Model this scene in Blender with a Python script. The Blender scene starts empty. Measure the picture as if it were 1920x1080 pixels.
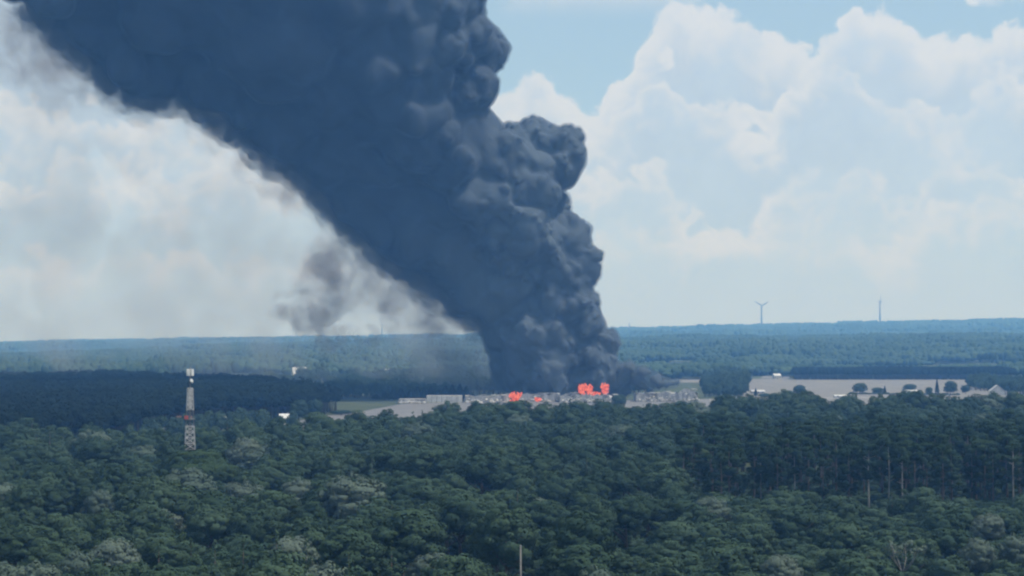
import bpy, bmesh, math
import numpy as np
from mathutils import Vector, Matrix

# ------------------------------------------------------------------ camera, sky, sun, exposure
sc = bpy.context.scene
COL = sc.collection
F = 3583.0            # focal length in photo pixels (1920 wide)
CAM_Z = 54.0
EYE = 632.0           # photo row of eye level
PITCH = math.atan((EYE - 540.0) / F)

cam_data = bpy.data.cameras.new('camera')
cam_data.sensor_width = 36.0
cam_data.lens = 36.0 * F / 1920.0
cam_data.clip_start = 1.0
cam_data.clip_end = 80000.0
cam = bpy.data.objects.new('camera', cam_data)
COL.objects.link(cam)
cam.location = (0, 0, CAM_Z)
cam.rotation_euler = (math.pi / 2 + PITCH, 0, 0)
sc.camera = cam

SUN_EL = math.radians(62)
SUN_AZ = math.radians(112)          # measured from the view direction, negative = to the left
SKY_STRENGTH = 0.10

def nd(nt, kind, **kw):
    n = nt.nodes.new(kind)
    for k, v in kw.items():
        setattr(n, k, v)
    return n

class NT:
    """tiny node-graph writer"""
    def __init__(self, tree):
        self.t = tree
    def put(self, sock, v):
        if v is None:
            return
        if isinstance(v, bpy.types.NodeSocket):
            self.t.links.new(v, sock)
        else:
            sock.default_value = v
    def math(self, op, a, b=None, c=None, clamp=False):
        n = nd(self.t, 'ShaderNodeMath', operation=op, use_clamp=clamp)
        for i, v in enumerate((a, b, c)):
            self.put(n.inputs[i], v)
        return n.outputs[0]
    def smooth(self, x, lo, hi, a=0.0, b=1.0):
        n = nd(self.t, 'ShaderNodeMapRange', interpolation_type='SMOOTHSTEP', clamp=True)
        for i, v in enumerate((x, lo, hi, a, b)):
            self.put(n.inputs[i], v)
        return n.outputs[0]
    def mix(self, f, a, b, blend='MIX'):
        n = nd(self.t, 'ShaderNodeMix', data_type='RGBA', blend_type=blend)
        self.put(n.inputs[0], f)
        self.put(n.inputs[6], a)
        self.put(n.inputs[7], b)
        return n.outputs[2]
    def noise(self, vec, scale, detail=4.0, rough=0.55, dist=0.0, off=None):
        if off is not None:
            vec = self.vadd(vec, off)
        n = nd(self.t, 'ShaderNodeTexNoise')
        self.put(n.inputs['Vector'], vec)
        n.inputs['Scale'].default_value = scale
        n.inputs['Detail'].default_value = detail
        n.inputs['Roughness'].default_value = rough
        n.inputs['Distortion'].default_value = dist
        return n.outputs['Fac']
    def vadd(self, vec, off):
        n = nd(self.t, 'ShaderNodeVectorMath', operation='ADD')
        self.put(n.inputs[0], vec)
        self.put(n.inputs[1], off)
        return n.outputs[0]
    def voro(self, vec, scale, smooth=0.6):
        n = nd(self.t, 'ShaderNodeTexVoronoi', feature='SMOOTH_F1')
        self.put(n.inputs['Vector'], vec)
        n.inputs['Scale'].default_value = scale
        n.inputs['Smoothness'].default_value = smooth
        return n.outputs['Distance']
    def curve(self, x, pts):
        n = nd(self.t, 'ShaderNodeFloatCurve')
        c = n.mapping.curves[0]
        n.mapping.use_clip = False
        c.points[0].location = pts[0]
        c.points[1].location = pts[-1]
        for p in pts[1:-1]:
            c.points.new(*p)
        for p in c.points:
            p.handle_type = 'AUTO_CLAMPED'
        n.mapping.update()
        self.put(n.inputs['Value'], x)
        return n.outputs[0]

world = bpy.data.worlds.new('World')
sc.world = world
world.use_nodes = True

def build_world():
    t = world.node_tree
    t.nodes.clear()
    g = NT(t)
    out = nd(t, 'ShaderNodeOutputWorld')
    bg = nd(t, 'ShaderNodeBackground')
    bg.inputs['Strength'].default_value = SKY_STRENGTH
    t.links.new(bg.outputs[0], out.inputs['Surface'])
    sky = nd(t, 'ShaderNodeTexSky', sky_type='NISHITA')
    sky.sun_disc = False
    sky.sun_elevation = SUN_EL
    sky.sun_rotation = SUN_AZ
    sky.altitude = 100
    sky.air_density = 1.0
    sky.dust_density = 0.8
    sky.ozone_density = 1.5
    base = sky.outputs[0]
    tc = nd(t, 'ShaderNodeTexCoord')
    d = tc.outputs['Generated']
    sep = nd(t, 'ShaderNodeSeparateXYZ')
    t.links.new(d, sep.inputs[0])
    X, Y, Z = sep.outputs
    az = g.math('ARCTAN2', X, Y)
    hor = g.math('SQRT', g.math('ADD', g.math('MULTIPLY', X, X), g.math('MULTIPLY', Y, Y)))
    el = g.math('DIVIDE', Z, g.math('MAXIMUM', hor, 0.02))
    # az mapped so that 0..1 covers the frame with margin; beyond it the end values go on
    u = nd(t, 'ShaderNodeMapRange', clamp=True)
    g.put(u.inputs[0], az)
    u.inputs[1].default_value = -0.30
    u.inputs[2].default_value = 0.30
    u = u.outputs[0]
    S = 1.0 / SKY_STRENGTH
    def c(rgb, k=1.0):
        return tuple(x * S * k for x in rgb) + (1.0,)
    def prof(pts):       # photo columns and rows -> (u, tan elevation)
        o = []
        for px, py in pts:
            a = math.atan((px - 960) / F)
            o.append(((a + 0.30) / 0.60, (EYE - py) / F))
        return o
    # billow fields shared by the layers
    warp = nd(t, 'ShaderNodeTexNoise')
    g.put(warp.inputs['Vector'], d)
    warp.inputs['Scale'].default_value = 22
    warp.inputs['Detail'].default_value = 3
    wv = nd(t, 'ShaderNodeVectorMath', operation='MULTIPLY_ADD')
    t.links.new(warp.outputs['Color'], wv.inputs[0])
    wv.inputs[1].default_value = (0.02, 0.02, 0.02)
    t.links.new(d, wv.inputs[2])
    dw = wv.outputs[0]
    p1 = g.voro(dw, 34, 0.5)
    p2 = g.voro(dw, 95, 0.5)
    p3 = g.noise(dw, 120, 7, 0.62)
    puff = g.math('ADD', g.math('MULTIPLY', g.math('SUBTRACT', 0.5, p1), 0.026),
                  g.math('ADD', g.math('MULTIPLY', g.math('SUBTRACT', 0.5, p2), 0.016),
                         g.math('MULTIPLY', g.math('SUBTRACT', p3, 0.5), 0.030)))
    soft = g.noise(dw, 26, 7, 0.62)
    broad = g.noise(d, 9, 4, 0.5, 0.3)
    # paling of the clear sky towards the horizon is the Nishita sky's own; clouds are laid over it, far banks first
    col = g.mix(0.6, base, c((0.46, 0.675, 0.88)))
    RIM = (0.70, 0.76, 0.835)
    BODY = (0.475, 0.595, 0.745)
    # scattered high cumulus all over the dome
    hi = g.noise(dw, 6.5, 6, 0.55, 0.2, (3.1, 1.7, 0.4))
    him = g.math('MULTIPLY', g.smooth(hi, 0.53, 0.60), g.smooth(el, 0.165, 0.19))
    col = g.mix(him, col, g.mix(g.smooth(hi, 0.56, 0.72), c(RIM), c(BODY)))
    layers = [
        ([(-120, -160), (300, -140), (800, 60), (900, 190), (960, 150), (1000, 135), (1060, 165), (1110, 205), (1140, 160), (1180, 115), (1225, 55),
          (1252, 14), (1300, 8), (1340, 25), (1400, 36), (1450, 42), (1490, 78), (1522, 104), (1550, 62), (1580, 30), (1605, 18),
          (1632, 40), (1660, 28), (1700, 55), (1745, 78), (1790, 62), (1840, 85), (1890, 56), (1950, 58), (2040, 90)], 0.0050, 0.040, 0.55, 0.0),
        ([(-120, 190), (500, 230), (900, 260), (1000, 235), (1100, 215), (1180, 190), (1245, 122), (1290, 170), (1370, 178), (1440, 205), (1500, 150),
          (1550, 105), (1610, 130), (1640, 170), (1720, 200), (1785, 250), (1840, 170), (1900, 140), (2040, 160)], 0.0075, 0.034, 1.1, 0.37),
        ([(-120, 330), (400, 300), (800, 380), (1050, 330), (1150, 300), (1240, 318), (1290, 375), (1400, 400), (1480, 330), (1560, 345),
          (1640, 330), (1700, 370), (1780, 270), (1850, 290), (1920, 330), (2040, 300)], 0.010, 0.035, 1.2, 0.71),
        ([(-120, 500), (500, 470), (900, 480), (1100, 420), (1250, 428), (1380, 432), (1470, 425), (1500, 408), (1522, 395), (1545, 415), (1600, 420), (1640, 440),
          (1750, 400), (1850, 380), (2040, 430)], 0.010, 0.03, 0.9, 1.3),
    ]
    for pts, w, rimw, amp, off in layers:
        T = g.curve(u, prof(pts))
        pf = puff
        dd = g.math('ADD', g.math('SUBTRACT', T, el), g.math('MULTIPLY', pf, amp))
        m = g.smooth(dd, 0.0, w)
        k = g.smooth(g.math('ADD', dd, g.math('MULTIPLY', g.math('SUBTRACT', soft, 0.5), 0.09)), 0.0, rimw)
        bodyv = g.mix(g.smooth(soft, 0.35, 0.7), c(BODY), c(BODY, 1.10))
        col = g.mix(m, col, g.mix(k, c(RIM), bodyv))
    # the cloud that comes in over the top of the far right of the view and goes on beyond it
    B = g.curve(u, prof([(-120, -400), (1500, -400), (1700, -160), (1770, -30), (1810, 8), (1850, 26), (1890, 34), (1930, 36), (2040, 30)]))
    dd = g.math('ADD', g.math('SUBTRACT', el, B), g.math('MULTIPLY', puff, .5))
    bank = g.math('MULTIPLY', g.math('MULTIPLY', g.smooth(dd, 0.0, .008), g.smooth(u, .78, .86)), g.smooth(el, .27, .20))
    col = g.mix(bank, col, g.mix(g.smooth(soft, .35, .65), c(RIM), c(BODY, 1.08)))
    # broad light and grey passages in the low cloud
    low = g.smooth(el, 0.12, 0.0)
    br = g.smooth(broad, 0.35, 0.68)
    col = g.mix(g.math('MULTIPLY', g.math('MULTIPLY', low, 0.5), g.math('MULTIPLY', br, 1.0)), col, c((0.545, 0.655, 0.815)))
    # pale horizon band
    col = g.mix(g.smooth(el, 0.055, 0.0, 0.0, 0.8), col, c((0.535, 0.645, 0.865)))
    # ground half of the dome, never in view
    col = g.mix(g.smooth(el, -0.004, -0.03), col, c((0.06, 0.08, 0.08)))
    t.links.new(col, bg.inputs['Color'])
    world.cycles.sampling_method = 'MANUAL'
    world.cycles.sample_map_resolution = 512
build_world()

sun_data = bpy.data.lights.new('sun', 'SUN')
sun_data.energy = 4.3
sun_data.angle = math.radians(0.5)
sun_data.color = (1.0, 0.95, 0.87)
sun = bpy.data.objects.new('sun', sun_data)
COL.objects.link(sun)
sdir = Vector((math.sin(SUN_AZ) * math.cos(SUN_EL), math.cos(SUN_AZ) * math.cos(SUN_EL), math.sin(SUN_EL)))
sun.rotation_euler = sdir.to_track_quat('Z', 'Y').to_euler()
sun.location = (0, 0, 900)

sc.view_settings.view_transform = 'Standard'
sc.view_settings.look = 'None'
sc.view_settings.exposure = 0.0
sc.view_settings.gamma = 1.0
sc.view_settings.use_curve_mapping = False
cy = sc.cycles
cy.use_denoising = True
cy.max_bounces = 6
cy.diffuse_bounces = 2
cy.glossy_bounces = 1
cy.transmission_bounces = 2
cy.volume_bounces = 2
cy.transparent_max_bounces = 48
cy.caustics_reflective = False
cy.caustics_refractive = False
cy.sample_clamp_indirect = 4.0
cy.filter_width = 2.2

# ------------------------------------------------------------------ helpers
def ray(px, py):
    u = (px - 960) / F
    v = (540 - py) / F
    cp, sp = math.cos(PITCH), math.sin(PITCH)
    return np.array([u, cp - v * sp, sp + v * cp])

def at(px, py, y):
    """the point at ground distance y along the ray of a photo pixel"""
    r = ray(px, py)
    k = y / r[1]
    return np.array([r[0] * k, y, CAM_Z + r[2] * k])

def on_ground(px, py):
    r = ray(px, py)
    k = -CAM_Z / r[2]
    return np.array([r[0] * k, r[1] * k, 0.0])

def col_of(x, y):
    return 960 + x / y * F

def sstep(a, b, x):
    t = np.clip((x - a) / (b - a), 0, 1)
    return t * t * (3 - 2 * t)

def tag(o, label=None, cat=None, group=None, kind=None):
    if label: o['label'] = label
    if cat: o['category'] = cat
    if group: o['group'] = group
    if kind: o['kind'] = kind
    return o

def empty(name, loc=(0, 0, 0), rz=0.0):
    o = bpy.data.objects.new(name, None)
    o.location = loc
    o.rotation_euler = (0, 0, rz)
    o.empty_display_size = 1.0
    COL.objects.link(o)
    return o

def mesh_np(name, verts, faces, mats, midx=None, smooth=False, normals=None):
    """verts (N,3), faces: list of (M,k) int arrays, one array per face size"""
    me = bpy.data.meshes.new(name)
    verts = np.asarray(verts, dtype=np.float32)
    if not isinstance(faces, list):
        faces = [faces]
    faces = [np.asarray(f, dtype=np.int32) for f in faces if len(f)]
    nl = sum(f.size for f in faces)
    nf = sum(len(f) for f in faces)
    me.vertices.add(len(verts))
    me.vertices.foreach_set('co', verts.ravel())
    me.loops.add(nl)
    me.loops.foreach_set('vertex_index', np.concatenate([f.ravel() for f in faces]))
    me.polygons.add(nf)
    starts = []
    s = 0
    for f in faces:
        starts.append(s + np.arange(len(f)) * f.shape[1])
        s += f.size
    me.polygons.foreach_set('loop_start', np.concatenate(starts).astype(np.int32))
    if midx is not None:
        me.polygons.foreach_set('material_index', np.asarray(midx, dtype=np.int32))
    me.polygons.foreach_set('use_smooth', np.full(nf, bool(smooth)))
    for m in (mats if isinstance(mats, (list, tuple)) else [mats]):
        me.materials.append(m)
    me.update(calc_edges=True)
    me.validate()
    if normals is not None:
        me.polygons.foreach_set('use_smooth', np.ones(nf, dtype=bool))
        me.normals_split_custom_set_from_vertices(np.asarray(normals, dtype=np.float32))
    return me

def ob(name, me, parent=None, loc=None, rz=None):
    o = bpy.data.objects.new(name, me)
    COL.objects.link(o)
    if parent is not None:
        o.parent = parent
    if loc is not None:
        o.location = loc
    if rz is not None:
        o.rotation_euler = (0, 0, rz)
    return o

class MB:
    """collects boxes, prisms and tubes into one mesh"""
    def __init__(self):
        self.v, self.q, self.t = [], [], []
        self.n = 0
    def add(self, v, q=(), t=()):
        v = np.asarray(v, float)
        self.v.append(v)
        if len(q): self.q.append(np.asarray(q) + self.n)
        if len(t): self.t.append(np.asarray(t) + self.n)
        self.n += len(v)
        return self
    def box(self, lo, hi, rot=None, at=None):
        x0, y0, z0 = lo; x1, y1, z1 = hi
        v = np.array([[x0,y0,z0],[x1,y0,z0],[x1,y1,z0],[x0,y1,z0],[x0,y0,z1],[x1,y0,z1],[x1,y1,z1],[x0,y1,z1]], float)
        if rot is not None:
            v = v @ np.array(rot).T
        if at is not None:
            v = v + np.array(at)
        return self.add(v, [[0,3,2,1],[4,5,6,7],[0,1,5,4],[1,2,6,5],[2,3,7,6],[3,0,4,7]])
    def tube(self, pts, rad, n=6):
        pts = np.asarray(pts, float)
        rad = np.broadcast_to(np.asarray(rad, float), (len(pts),))
        rings = []
        for i, p in enumerate(pts):
            dvec = pts[min(i + 1, len(pts) - 1)] - pts[max(i - 1, 0)]
            dvec = dvec / (np.linalg.norm(dvec) + 1e-9)
            a = np.cross(dvec, [0, 0, 1.0] if abs(dvec[2]) < 0.9 else [1.0, 0, 0])
            a /= np.linalg.norm(a)
            b = np.cross(dvec, a)
            th = np.arange(n) * 2 * math.pi / n
            rings.append(p + rad[i] * (np.cos(th)[:, None] * a + np.sin(th)[:, None] * b))
        v = np.concatenate(rings)
        q = []
        for i in range(len(pts) - 1):
            for j in range(n):
                k = (j + 1) % n
                q.append([i * n + j, i * n + k, (i + 1) * n + k, (i + 1) * n + j])
        v = np.concatenate([v, [pts[0], pts[-1]]])
        c0, c1 = len(v) - 2, len(v) - 1
        tr = [[c0, (j + 1) % n, j] for j in range(n)]
        L = (len(pts) - 1) * n
        tr += [[c1, L + j, L + (j + 1) % n] for j in range(n)]
        return self.add(v, q, tr)
    def mesh(self, name, mat, smooth=False):
        fs = []
        if self.q: fs.append(np.concatenate(self.q))
        if self.t: fs.append(np.concatenate(self.t))
        return mesh_np(name, np.concatenate(self.v), fs, mat, smooth=smooth)
    def build(self, name, mat, parent=None, smooth=False, loc=None, rz=None):
        return ob(name, self.mesh(name, mat, smooth), parent, loc, rz)

def rotz(a):
    c, s = math.cos(a), math.sin(a)
    return np.array([[c, -s, 0], [s, c, 0], [0, 0, 1.0]])
def rotx(a):
    c, s = math.cos(a), math.sin(a)
    return np.array([[1.0, 0, 0], [0, c, -s], [0, s, c]])
def roty(a):
    c, s = math.cos(a), math.sin(a)
    return np.array([[c, 0, s], [0, 1.0, 0], [-s, 0, c]])

# ------------------------------------------------------------------ materials
def surface(name, col_a, col_b, scale=1.0, rough=0.8, detail=5.0, metal=0.0, bump=0.0, spec=0.3):
    m = bpy.data.materials.new(name)
    m.use_nodes = True
    t = m.node_tree
    g = NT(t)
    b = t.nodes['Principled BSDF']
    tc = nd(t, 'ShaderNodeTexCoord')
    n = g.noise(tc.outputs['Object'], scale, detail, 0.6)
    t.links.new(g.mix(g.smooth(n, 0.3, 0.7), tuple(col_a) + (1,), tuple(col_b) + (1,)), b.inputs['Base Color'])
    b.inputs['Roughness'].default_value = rough
    b.inputs['Metallic'].default_value = metal
    b.inputs['Specular IOR Level'].default_value = spec
    if bump:
        bp = nd(t, 'ShaderNodeBump')
        bp.inputs['Strength'].default_value = bump
        t.links.new(n, bp.inputs['Height'])
        t.links.new(bp.outputs[0], b.inputs['Normal'])
    return m

def leaf_mat(name, dark, light, trans=0.3, spread=0.35):
    """thin leaves: diffuse plus light passing through; tone differs from tree to tree and from clump to clump"""
    m = bpy.data.materials.new(name)
    m.use_nodes = True
    t = m.node_tree
    t.nodes.clear()
    g = NT(t)
    out = nd(t, 'ShaderNodeOutputMaterial')
    info = nd(t, 'ShaderNodeObjectInfo')
    tc = nd(t, 'ShaderNodeTexCoord')
    n = g.noise(tc.outputs['Object'], 0.5, 3, 0.6)
    f = g.math('ADD', g.math('MULTIPLY', info.outputs['Random'], 0.7), g.math('MULTIPLY', n, 0.3), clamp=True)
    col = g.mix(f, tuple(dark) + (1,), tuple(light) + (1,))
    d = nd(t, 'ShaderNodeBsdfDiffuse')
    t.links.new(col, d.inputs[0])
    tr = nd(t, 'ShaderNodeBsdfTranslucent')
    t.links.new(g.mix(1.0, col, (0.9, 1.1, 0.6, 1), 'MULTIPLY'), tr.inputs[0])
    mx = nd(t, 'ShaderNodeMixShader')
    mx.inputs[0].default_value = trans
    t.links.new(d.outputs[0], mx.inputs[1])
    t.links.new(tr.outputs[0], mx.inputs[2])
    t.links.new(mx.outputs[0], out.inputs['Surface'])
    return m

def volume_mat(name, density, color, aniso=0.0, absorb=(1, 1, 1)):
    m = bpy.data.materials.new(name)
    m.use_nodes = True
    t = m.node_tree
    t.nodes.clear()
    out = nd(t, 'ShaderNodeOutputMaterial')
    v = nd(t, 'ShaderNodeVolumePrincipled')
    v.inputs['Color'].default_value = tuple(color) + (1,)
    v.inputs['Density'].default_value = density
    v.inputs['Density Attribute'].default_value = ''
    v.inputs['Anisotropy'].default_value = aniso
    v.inputs['Absorption Color'].default_value = tuple(absorb) + (1,)
    t.links.new(v.outputs[0], out.inputs['Volume'])
    m.cycles.homogeneous_volume = True
    return m

M = {}
M['leaf'] = leaf_mat('broadleaf_leaves', (0.030, 0.055, 0.037), (0.066, 0.104, 0.066), 0.08)
M['leaf_pale'] = leaf_mat('pale_leaves', (0.080, 0.115, 0.090), (0.13, 0.165, 0.135), 0.12)
M['leaf_yellow'] = leaf_mat('yellow_green_leaves', (0.034, 0.060, 0.030), (0.054, 0.086, 0.042), 0.08)
M['needle'] = leaf_mat('pine_needles', (0.022, 0.043, 0.028), (0.042, 0.070, 0.042), 0.12)
M['spruce'] = leaf_mat('spruce_and_shaded_wood_leaves', (0.010, 0.018, 0.013), (0.018, 0.030, 0.020), 0.05)  # spruce colour; on the left wood its darkness stands in for plume shadow
M['bark'] = surface('bark', (0.06, 0.05, 0.04), (0.12, 0.10, 0.08), 3.0, 0.95)
M['bark_pale'] = surface('pale_bark', (0.16, 0.155, 0.14), (0.27, 0.26, 0.235), 2.0, 0.9)
M['ground'] = surface('meadow_and_soil', (0.030, 0.045, 0.020), (0.060, 0.075, 0.032), 0.02, 0.95)
M['field'] = surface('dry_stubble', (0.140, 0.134, 0.126), (0.185, 0.176, 0.162), 0.03, 0.95)
M['yard'] = surface('worn_concrete_yard', (0.13, 0.13, 0.135), (0.18, 0.18, 0.185), 0.05, 0.9)
M['road'] = surface('pale_track', (0.18, 0.175, 0.17), (0.24, 0.23, 0.22), 0.1, 0.9)
M['white_paint'] = surface('white_paint', (0.70, 0.70, 0.69), (0.80, 0.80, 0.79), 0.5, 0.5)
M['turbine'] = surface('backlit_turbine_paint', (0.22, 0.22, 0.23), (0.30, 0.30, 0.31), 0.05, 0.5)  # white turbines greyed here, their backlit shade put into the paint colour
M['mast_white'] = surface('weathered_white_paint', (0.26, 0.26, 0.26), (0.50, 0.50, 0.50), 1.5, 0.5)
M['mast_red'] = surface('faded_red_paint', (0.30, 0.05, 0.04), (0.40, 0.09, 0.07), 1.5, 0.6)
M['steel'] = surface('galvanised_steel', (0.14, 0.15, 0.16), (0.22, 0.23, 0.24), 1.2, 0.55, metal=0.4)
M['wall_white'] = surface('white_cladding', (0.38, 0.38, 0.38), (0.56, 0.56, 0.55), 0.3, 0.7)
M['wall_grey'] = surface('grey_cladding', (0.26, 0.26, 0.27), (0.40, 0.40, 0.41), 0.25, 0.7)
M['burnt'] = surface('scorched_cladding', (0.10, 0.10, 0.10), (0.36, 0.35, 0.35), 0.25, 0.85)
M['roof_grey'] = surface('grey_roof_sheet', (0.34, 0.34, 0.35), (0.50, 0.50, 0.50), 0.2, 0.6)
M['roof_white'] = surface('white_roof_sheet', (0.46, 0.46, 0.46), (0.62, 0.62, 0.62), 0.2, 0.5)
M['ruin_pale'] = surface('smoke_stained_white_cladding', (0.16, 0.16, 0.165), (0.40, 0.40, 0.40), 0.22, 0.8)
M['roof_red'] = surface('red_roof_tiles', (0.16, 0.07, 0.055), (0.24, 0.11, 0.085), 0.8, 0.8)
M['rubble'] = surface('pale_rubble', (0.30, 0.29, 0.28), (0.55, 0.54, 0.52), 0.4, 0.95)
M['glass'] = surface('dark_window_glass', (0.02, 0.025, 0.03), (0.04, 0.05, 0.06), 0.5, 0.15)
M['door'] = surface('dark_door', (0.06, 0.06, 0.065), (0.10, 0.10, 0.11), 0.8, 0.6)
M['wood'] = surface('grey_weathered_wood', (0.11, 0.11, 0.105), (0.18, 0.175, 0.165), 2.0, 0.9)

# ------------------------------------------------------------------ terrain
PX1 = [-400, 0, 280, 420, 740, 950, 1170, 1400, 1920, 2400]
H1 = [-10, -8, 4, 14, 25, 29, 33, 38, 42, 44]
PX2 = [-400, 0, 300, 600, 900, 1150, 1400, 1500, 1700, 1920, 2400]
H2 = [-4, -2, 12, 26, 36, 76, 88, 97, 108, 123, 135]
def terrain(x, y):
    x = np.asarray(x, float); y = np.asarray(y, float)
    d = np.sqrt(x * x + y * y)
    yy = np.maximum(y, 1.0)
    px = np.clip(960 + x / yy * F, -400, 2400)
    h1 = np.interp(px, PX1, H1)
    h2 = np.interp(px, PX2, H2)
    roll = 5.0 * np.sin(x / 310 + 1.3 * np.sin(y / 730)) * np.sin(y / 270 + 0.8 * np.sin(x / 520))
    h = h1 * sstep(2600, 4700, d) + (h2 - h1) * sstep(6200, 10500, d)
    h = h - 9 * sstep(4900, 5600, d) * (1 - sstep(5900, 6800, d))
    h = h + roll * sstep(2500, 3600, d)
    return np.where(y > 100, h, 0.0)

def build_ground():
    az = np.concatenate([np.linspace(-math.pi, -0.5, 24, endpoint=False), np.linspace(-0.5, 0.5, 260, endpoint=False),
                         np.linspace(0.5, math.pi, 24, endpoint=False)])
    rr = np.concatenate([[15], np.geomspace(60, 2400, 60), np.linspace(2450, 12300, 165)])
    A, R = np.meshgrid(az, rr)
    x = R * np.sin(A); y = R * np.cos(A)
    z = terrain(x, y)
    v = np.stack([x, y, z], -1).reshape(-1, 3)
    na, nr = len(az), len(rr)
    i = np.arange(nr - 1)[:, None] * na
    j = np.arange(na)[None, :]
    k = (j + 1) % na
    q = np.stack([i + j, i + k, i + na + k, i + na + j], -1).reshape(-1, 4)[:, ::-1]
    v = np.concatenate([v, [[0, 0, 0]]])
    tri = np.stack([np.arange(na), np.full(na, len(v) - 1), (np.arange(na) + 1) % na], -1)[:, ::-1]
    o = ob('ground', mesh_np('ground', v, [q, tri], M['ground'], smooth=True))
    tag(o, kind='structure')
build_ground()

def sheet(name, pix, mat, lift, dist=None):
    """a flat piece of land whose outline is given by photo pixels lying on the level plain (or at given distances on the slopes)"""
    pts = []
    n = len(pix)
    for i in range(n):
        a, b = np.array(pix[i], float), np.array(pix[(i + 1) % n], float)
        for s in np.linspace(0, 1, 8, endpoint=False):
            p = a + (b - a) * s
            if dist is None:
                g = on_ground(*p)
            else:
                g = np.array([(p[0] - 960) / F * p[1], p[1], 0.0])
            g[2] = float(terrain(g[0], g[1])) + lift
            pts.append(g)
    bm = bmesh.new()
    vs = [bm.verts.new(p) for p in pts]
    f = bm.faces.new(vs)
    bmesh.ops.triangulate(bm, faces=[f])
    bmesh.ops.recalc_face_normals(bm, faces=bm.faces)
    me = bpy.data.meshes.new(name)
    bm.to_mesh(me); bm.free()
    if me.polygons[0].normal.z < 0:
        me.flip_normals()
    me.materials.append(mat)
    o = ob(name, me)
    tag(o, kind='structure')
    return o

sheet('stubble_field', [(1398, 770), (1930, 762), (1930, 733), (1830, 724), (1815, 711.5), (1490, 712), (1488, 709), (1400, 711), (1393, 735)], M['field'], 0.03)
sheet('yard', [(500, 830), (520, 797), (560, 789), (610, 780), (680, 771), (755, 757), (900, 752), (1190, 750), (1330, 748), (1398, 742),
               (1398, 790), (1000, 800), (760, 812)], M['yard'], 0.02)
sheet('farm_track', [(1330, 752), (1500, 748), (1660, 746.5), (1800, 745), (1800, 743), (1660, 743.5), (1500, 745), (1330, 748)], M['road'], 0.05)
sheet('far_field', [(440, 2560), (548, 2560), (545, 2420), (470, 2400)], M['field'], 0.25, True)
sheet('far_field', [(1270, 2480), (1330, 2480), (1335, 2250), (1265, 2250)], M['field'], 0.25, True)
sheet('far_field', [(1490, 2960), (1930, 2960), (1930, 2760), (1490, 2760)], M['field'], 0.4, True)
sheet('far_field', [(1430, 2640), (1480, 2640), (1480, 2480), (1425, 2500)], M['field'], 0.3, True)
sheet('far_field', [(600, 3350), (880, 3350), (900, 3180), (620, 3180)], M['field'], 0.5, True)
sheet('far_field', [(1180, 3240), (1400, 3240), (1390, 3060), (1190, 3060)], M['field'], 0.5, True)
sheet('far_field', [(60, 3300), (330, 3300), (320, 3120), (80, 3120)], M['field'], 0.5, True)
# ------------------------------------------------------------------ trees: generators
def leaf_quads(rng, P, N, size, elong=1.35):
    """one bent leaf spray (a quad) at each point P with outward normal N"""
    n = len(P)
    r = rng.normal(size=(n, 3))
    t1 = np.cross(N, r); t1 /= np.linalg.norm(t1, axis=1, keepdims=True) + 1e-9
    t2 = np.cross(N, t1)
    s = (size * rng.uniform(0.6, 1.35, n))[:, None]
    a = t1 * s * 0.5 * elong
    b = t2 * s * 0.5
    v = np.stack([P - a, P - b * 0.9 + N * s * 0.10, P + a, P + b * 0.9 + N * s * 0.10], 1).reshape(-1, 3)
    f = np.arange(n * 4).reshape(-1, 4)
    return v, f, np.repeat(N, 4, 0)

def sphere_dirs(rng, n):
    d = rng.normal(size=(n, 3))
    return d / np.linalg.norm(d, axis=1, keepdims=True)

def crown_from_lobes(rng, C, R, density, size, squash=0.85, inner=0.55):
    """leaves over the outer shell of each lobe, those buried in another lobe dropped"""
    Ps, Ns = [], []
    mid = np.mean(np.array(C), 0)
    for c, r in zip(C, R):
        n = max(12, int(density * 4 * math.pi * r * r))
        d = sphere_dirs(rng, n)
        d = d[(d[:, 2] > -0.75) | (rng.random(n) < 0.3)]
        bump = 1 + 0.12 * np.sin(d[:, 0] * 5 + c[0] * 3) * np.sin(d[:, 1] * 5 + c[1] * 2) + 0.12 * np.sin(d[:, 2] * 7 + c[2])
        rad = r * bump * (1 - 0.22 * rng.random(len(d)) ** 2.5)
        p = c + d * rad[:, None] * np.array([1, 1, squash])
        keep = np.ones(len(p), bool)
        for c2, r2 in zip(C, R):
            if c2 is c:
                continue
            q = (p - c2) / np.array([1, 1, squash])
            keep &= (np.einsum('ij,ij->i', q, q) > (r2 * inner) ** 2)
        p, d = p[keep], d[keep]
        out = (p - mid) / (np.linalg.norm(p - mid, axis=1, keepdims=True) + 1e-6)
        nn = d + out * .8 + rng.normal(size=d.shape) * 0.11
        nn /= np.linalg.norm(nn, axis=1, keepdims=True)
        Ps.append(p); Ns.append(nn)
    return leaf_quads(rng, np.concatenate(Ps), np.concatenate(Ns), size)

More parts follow.
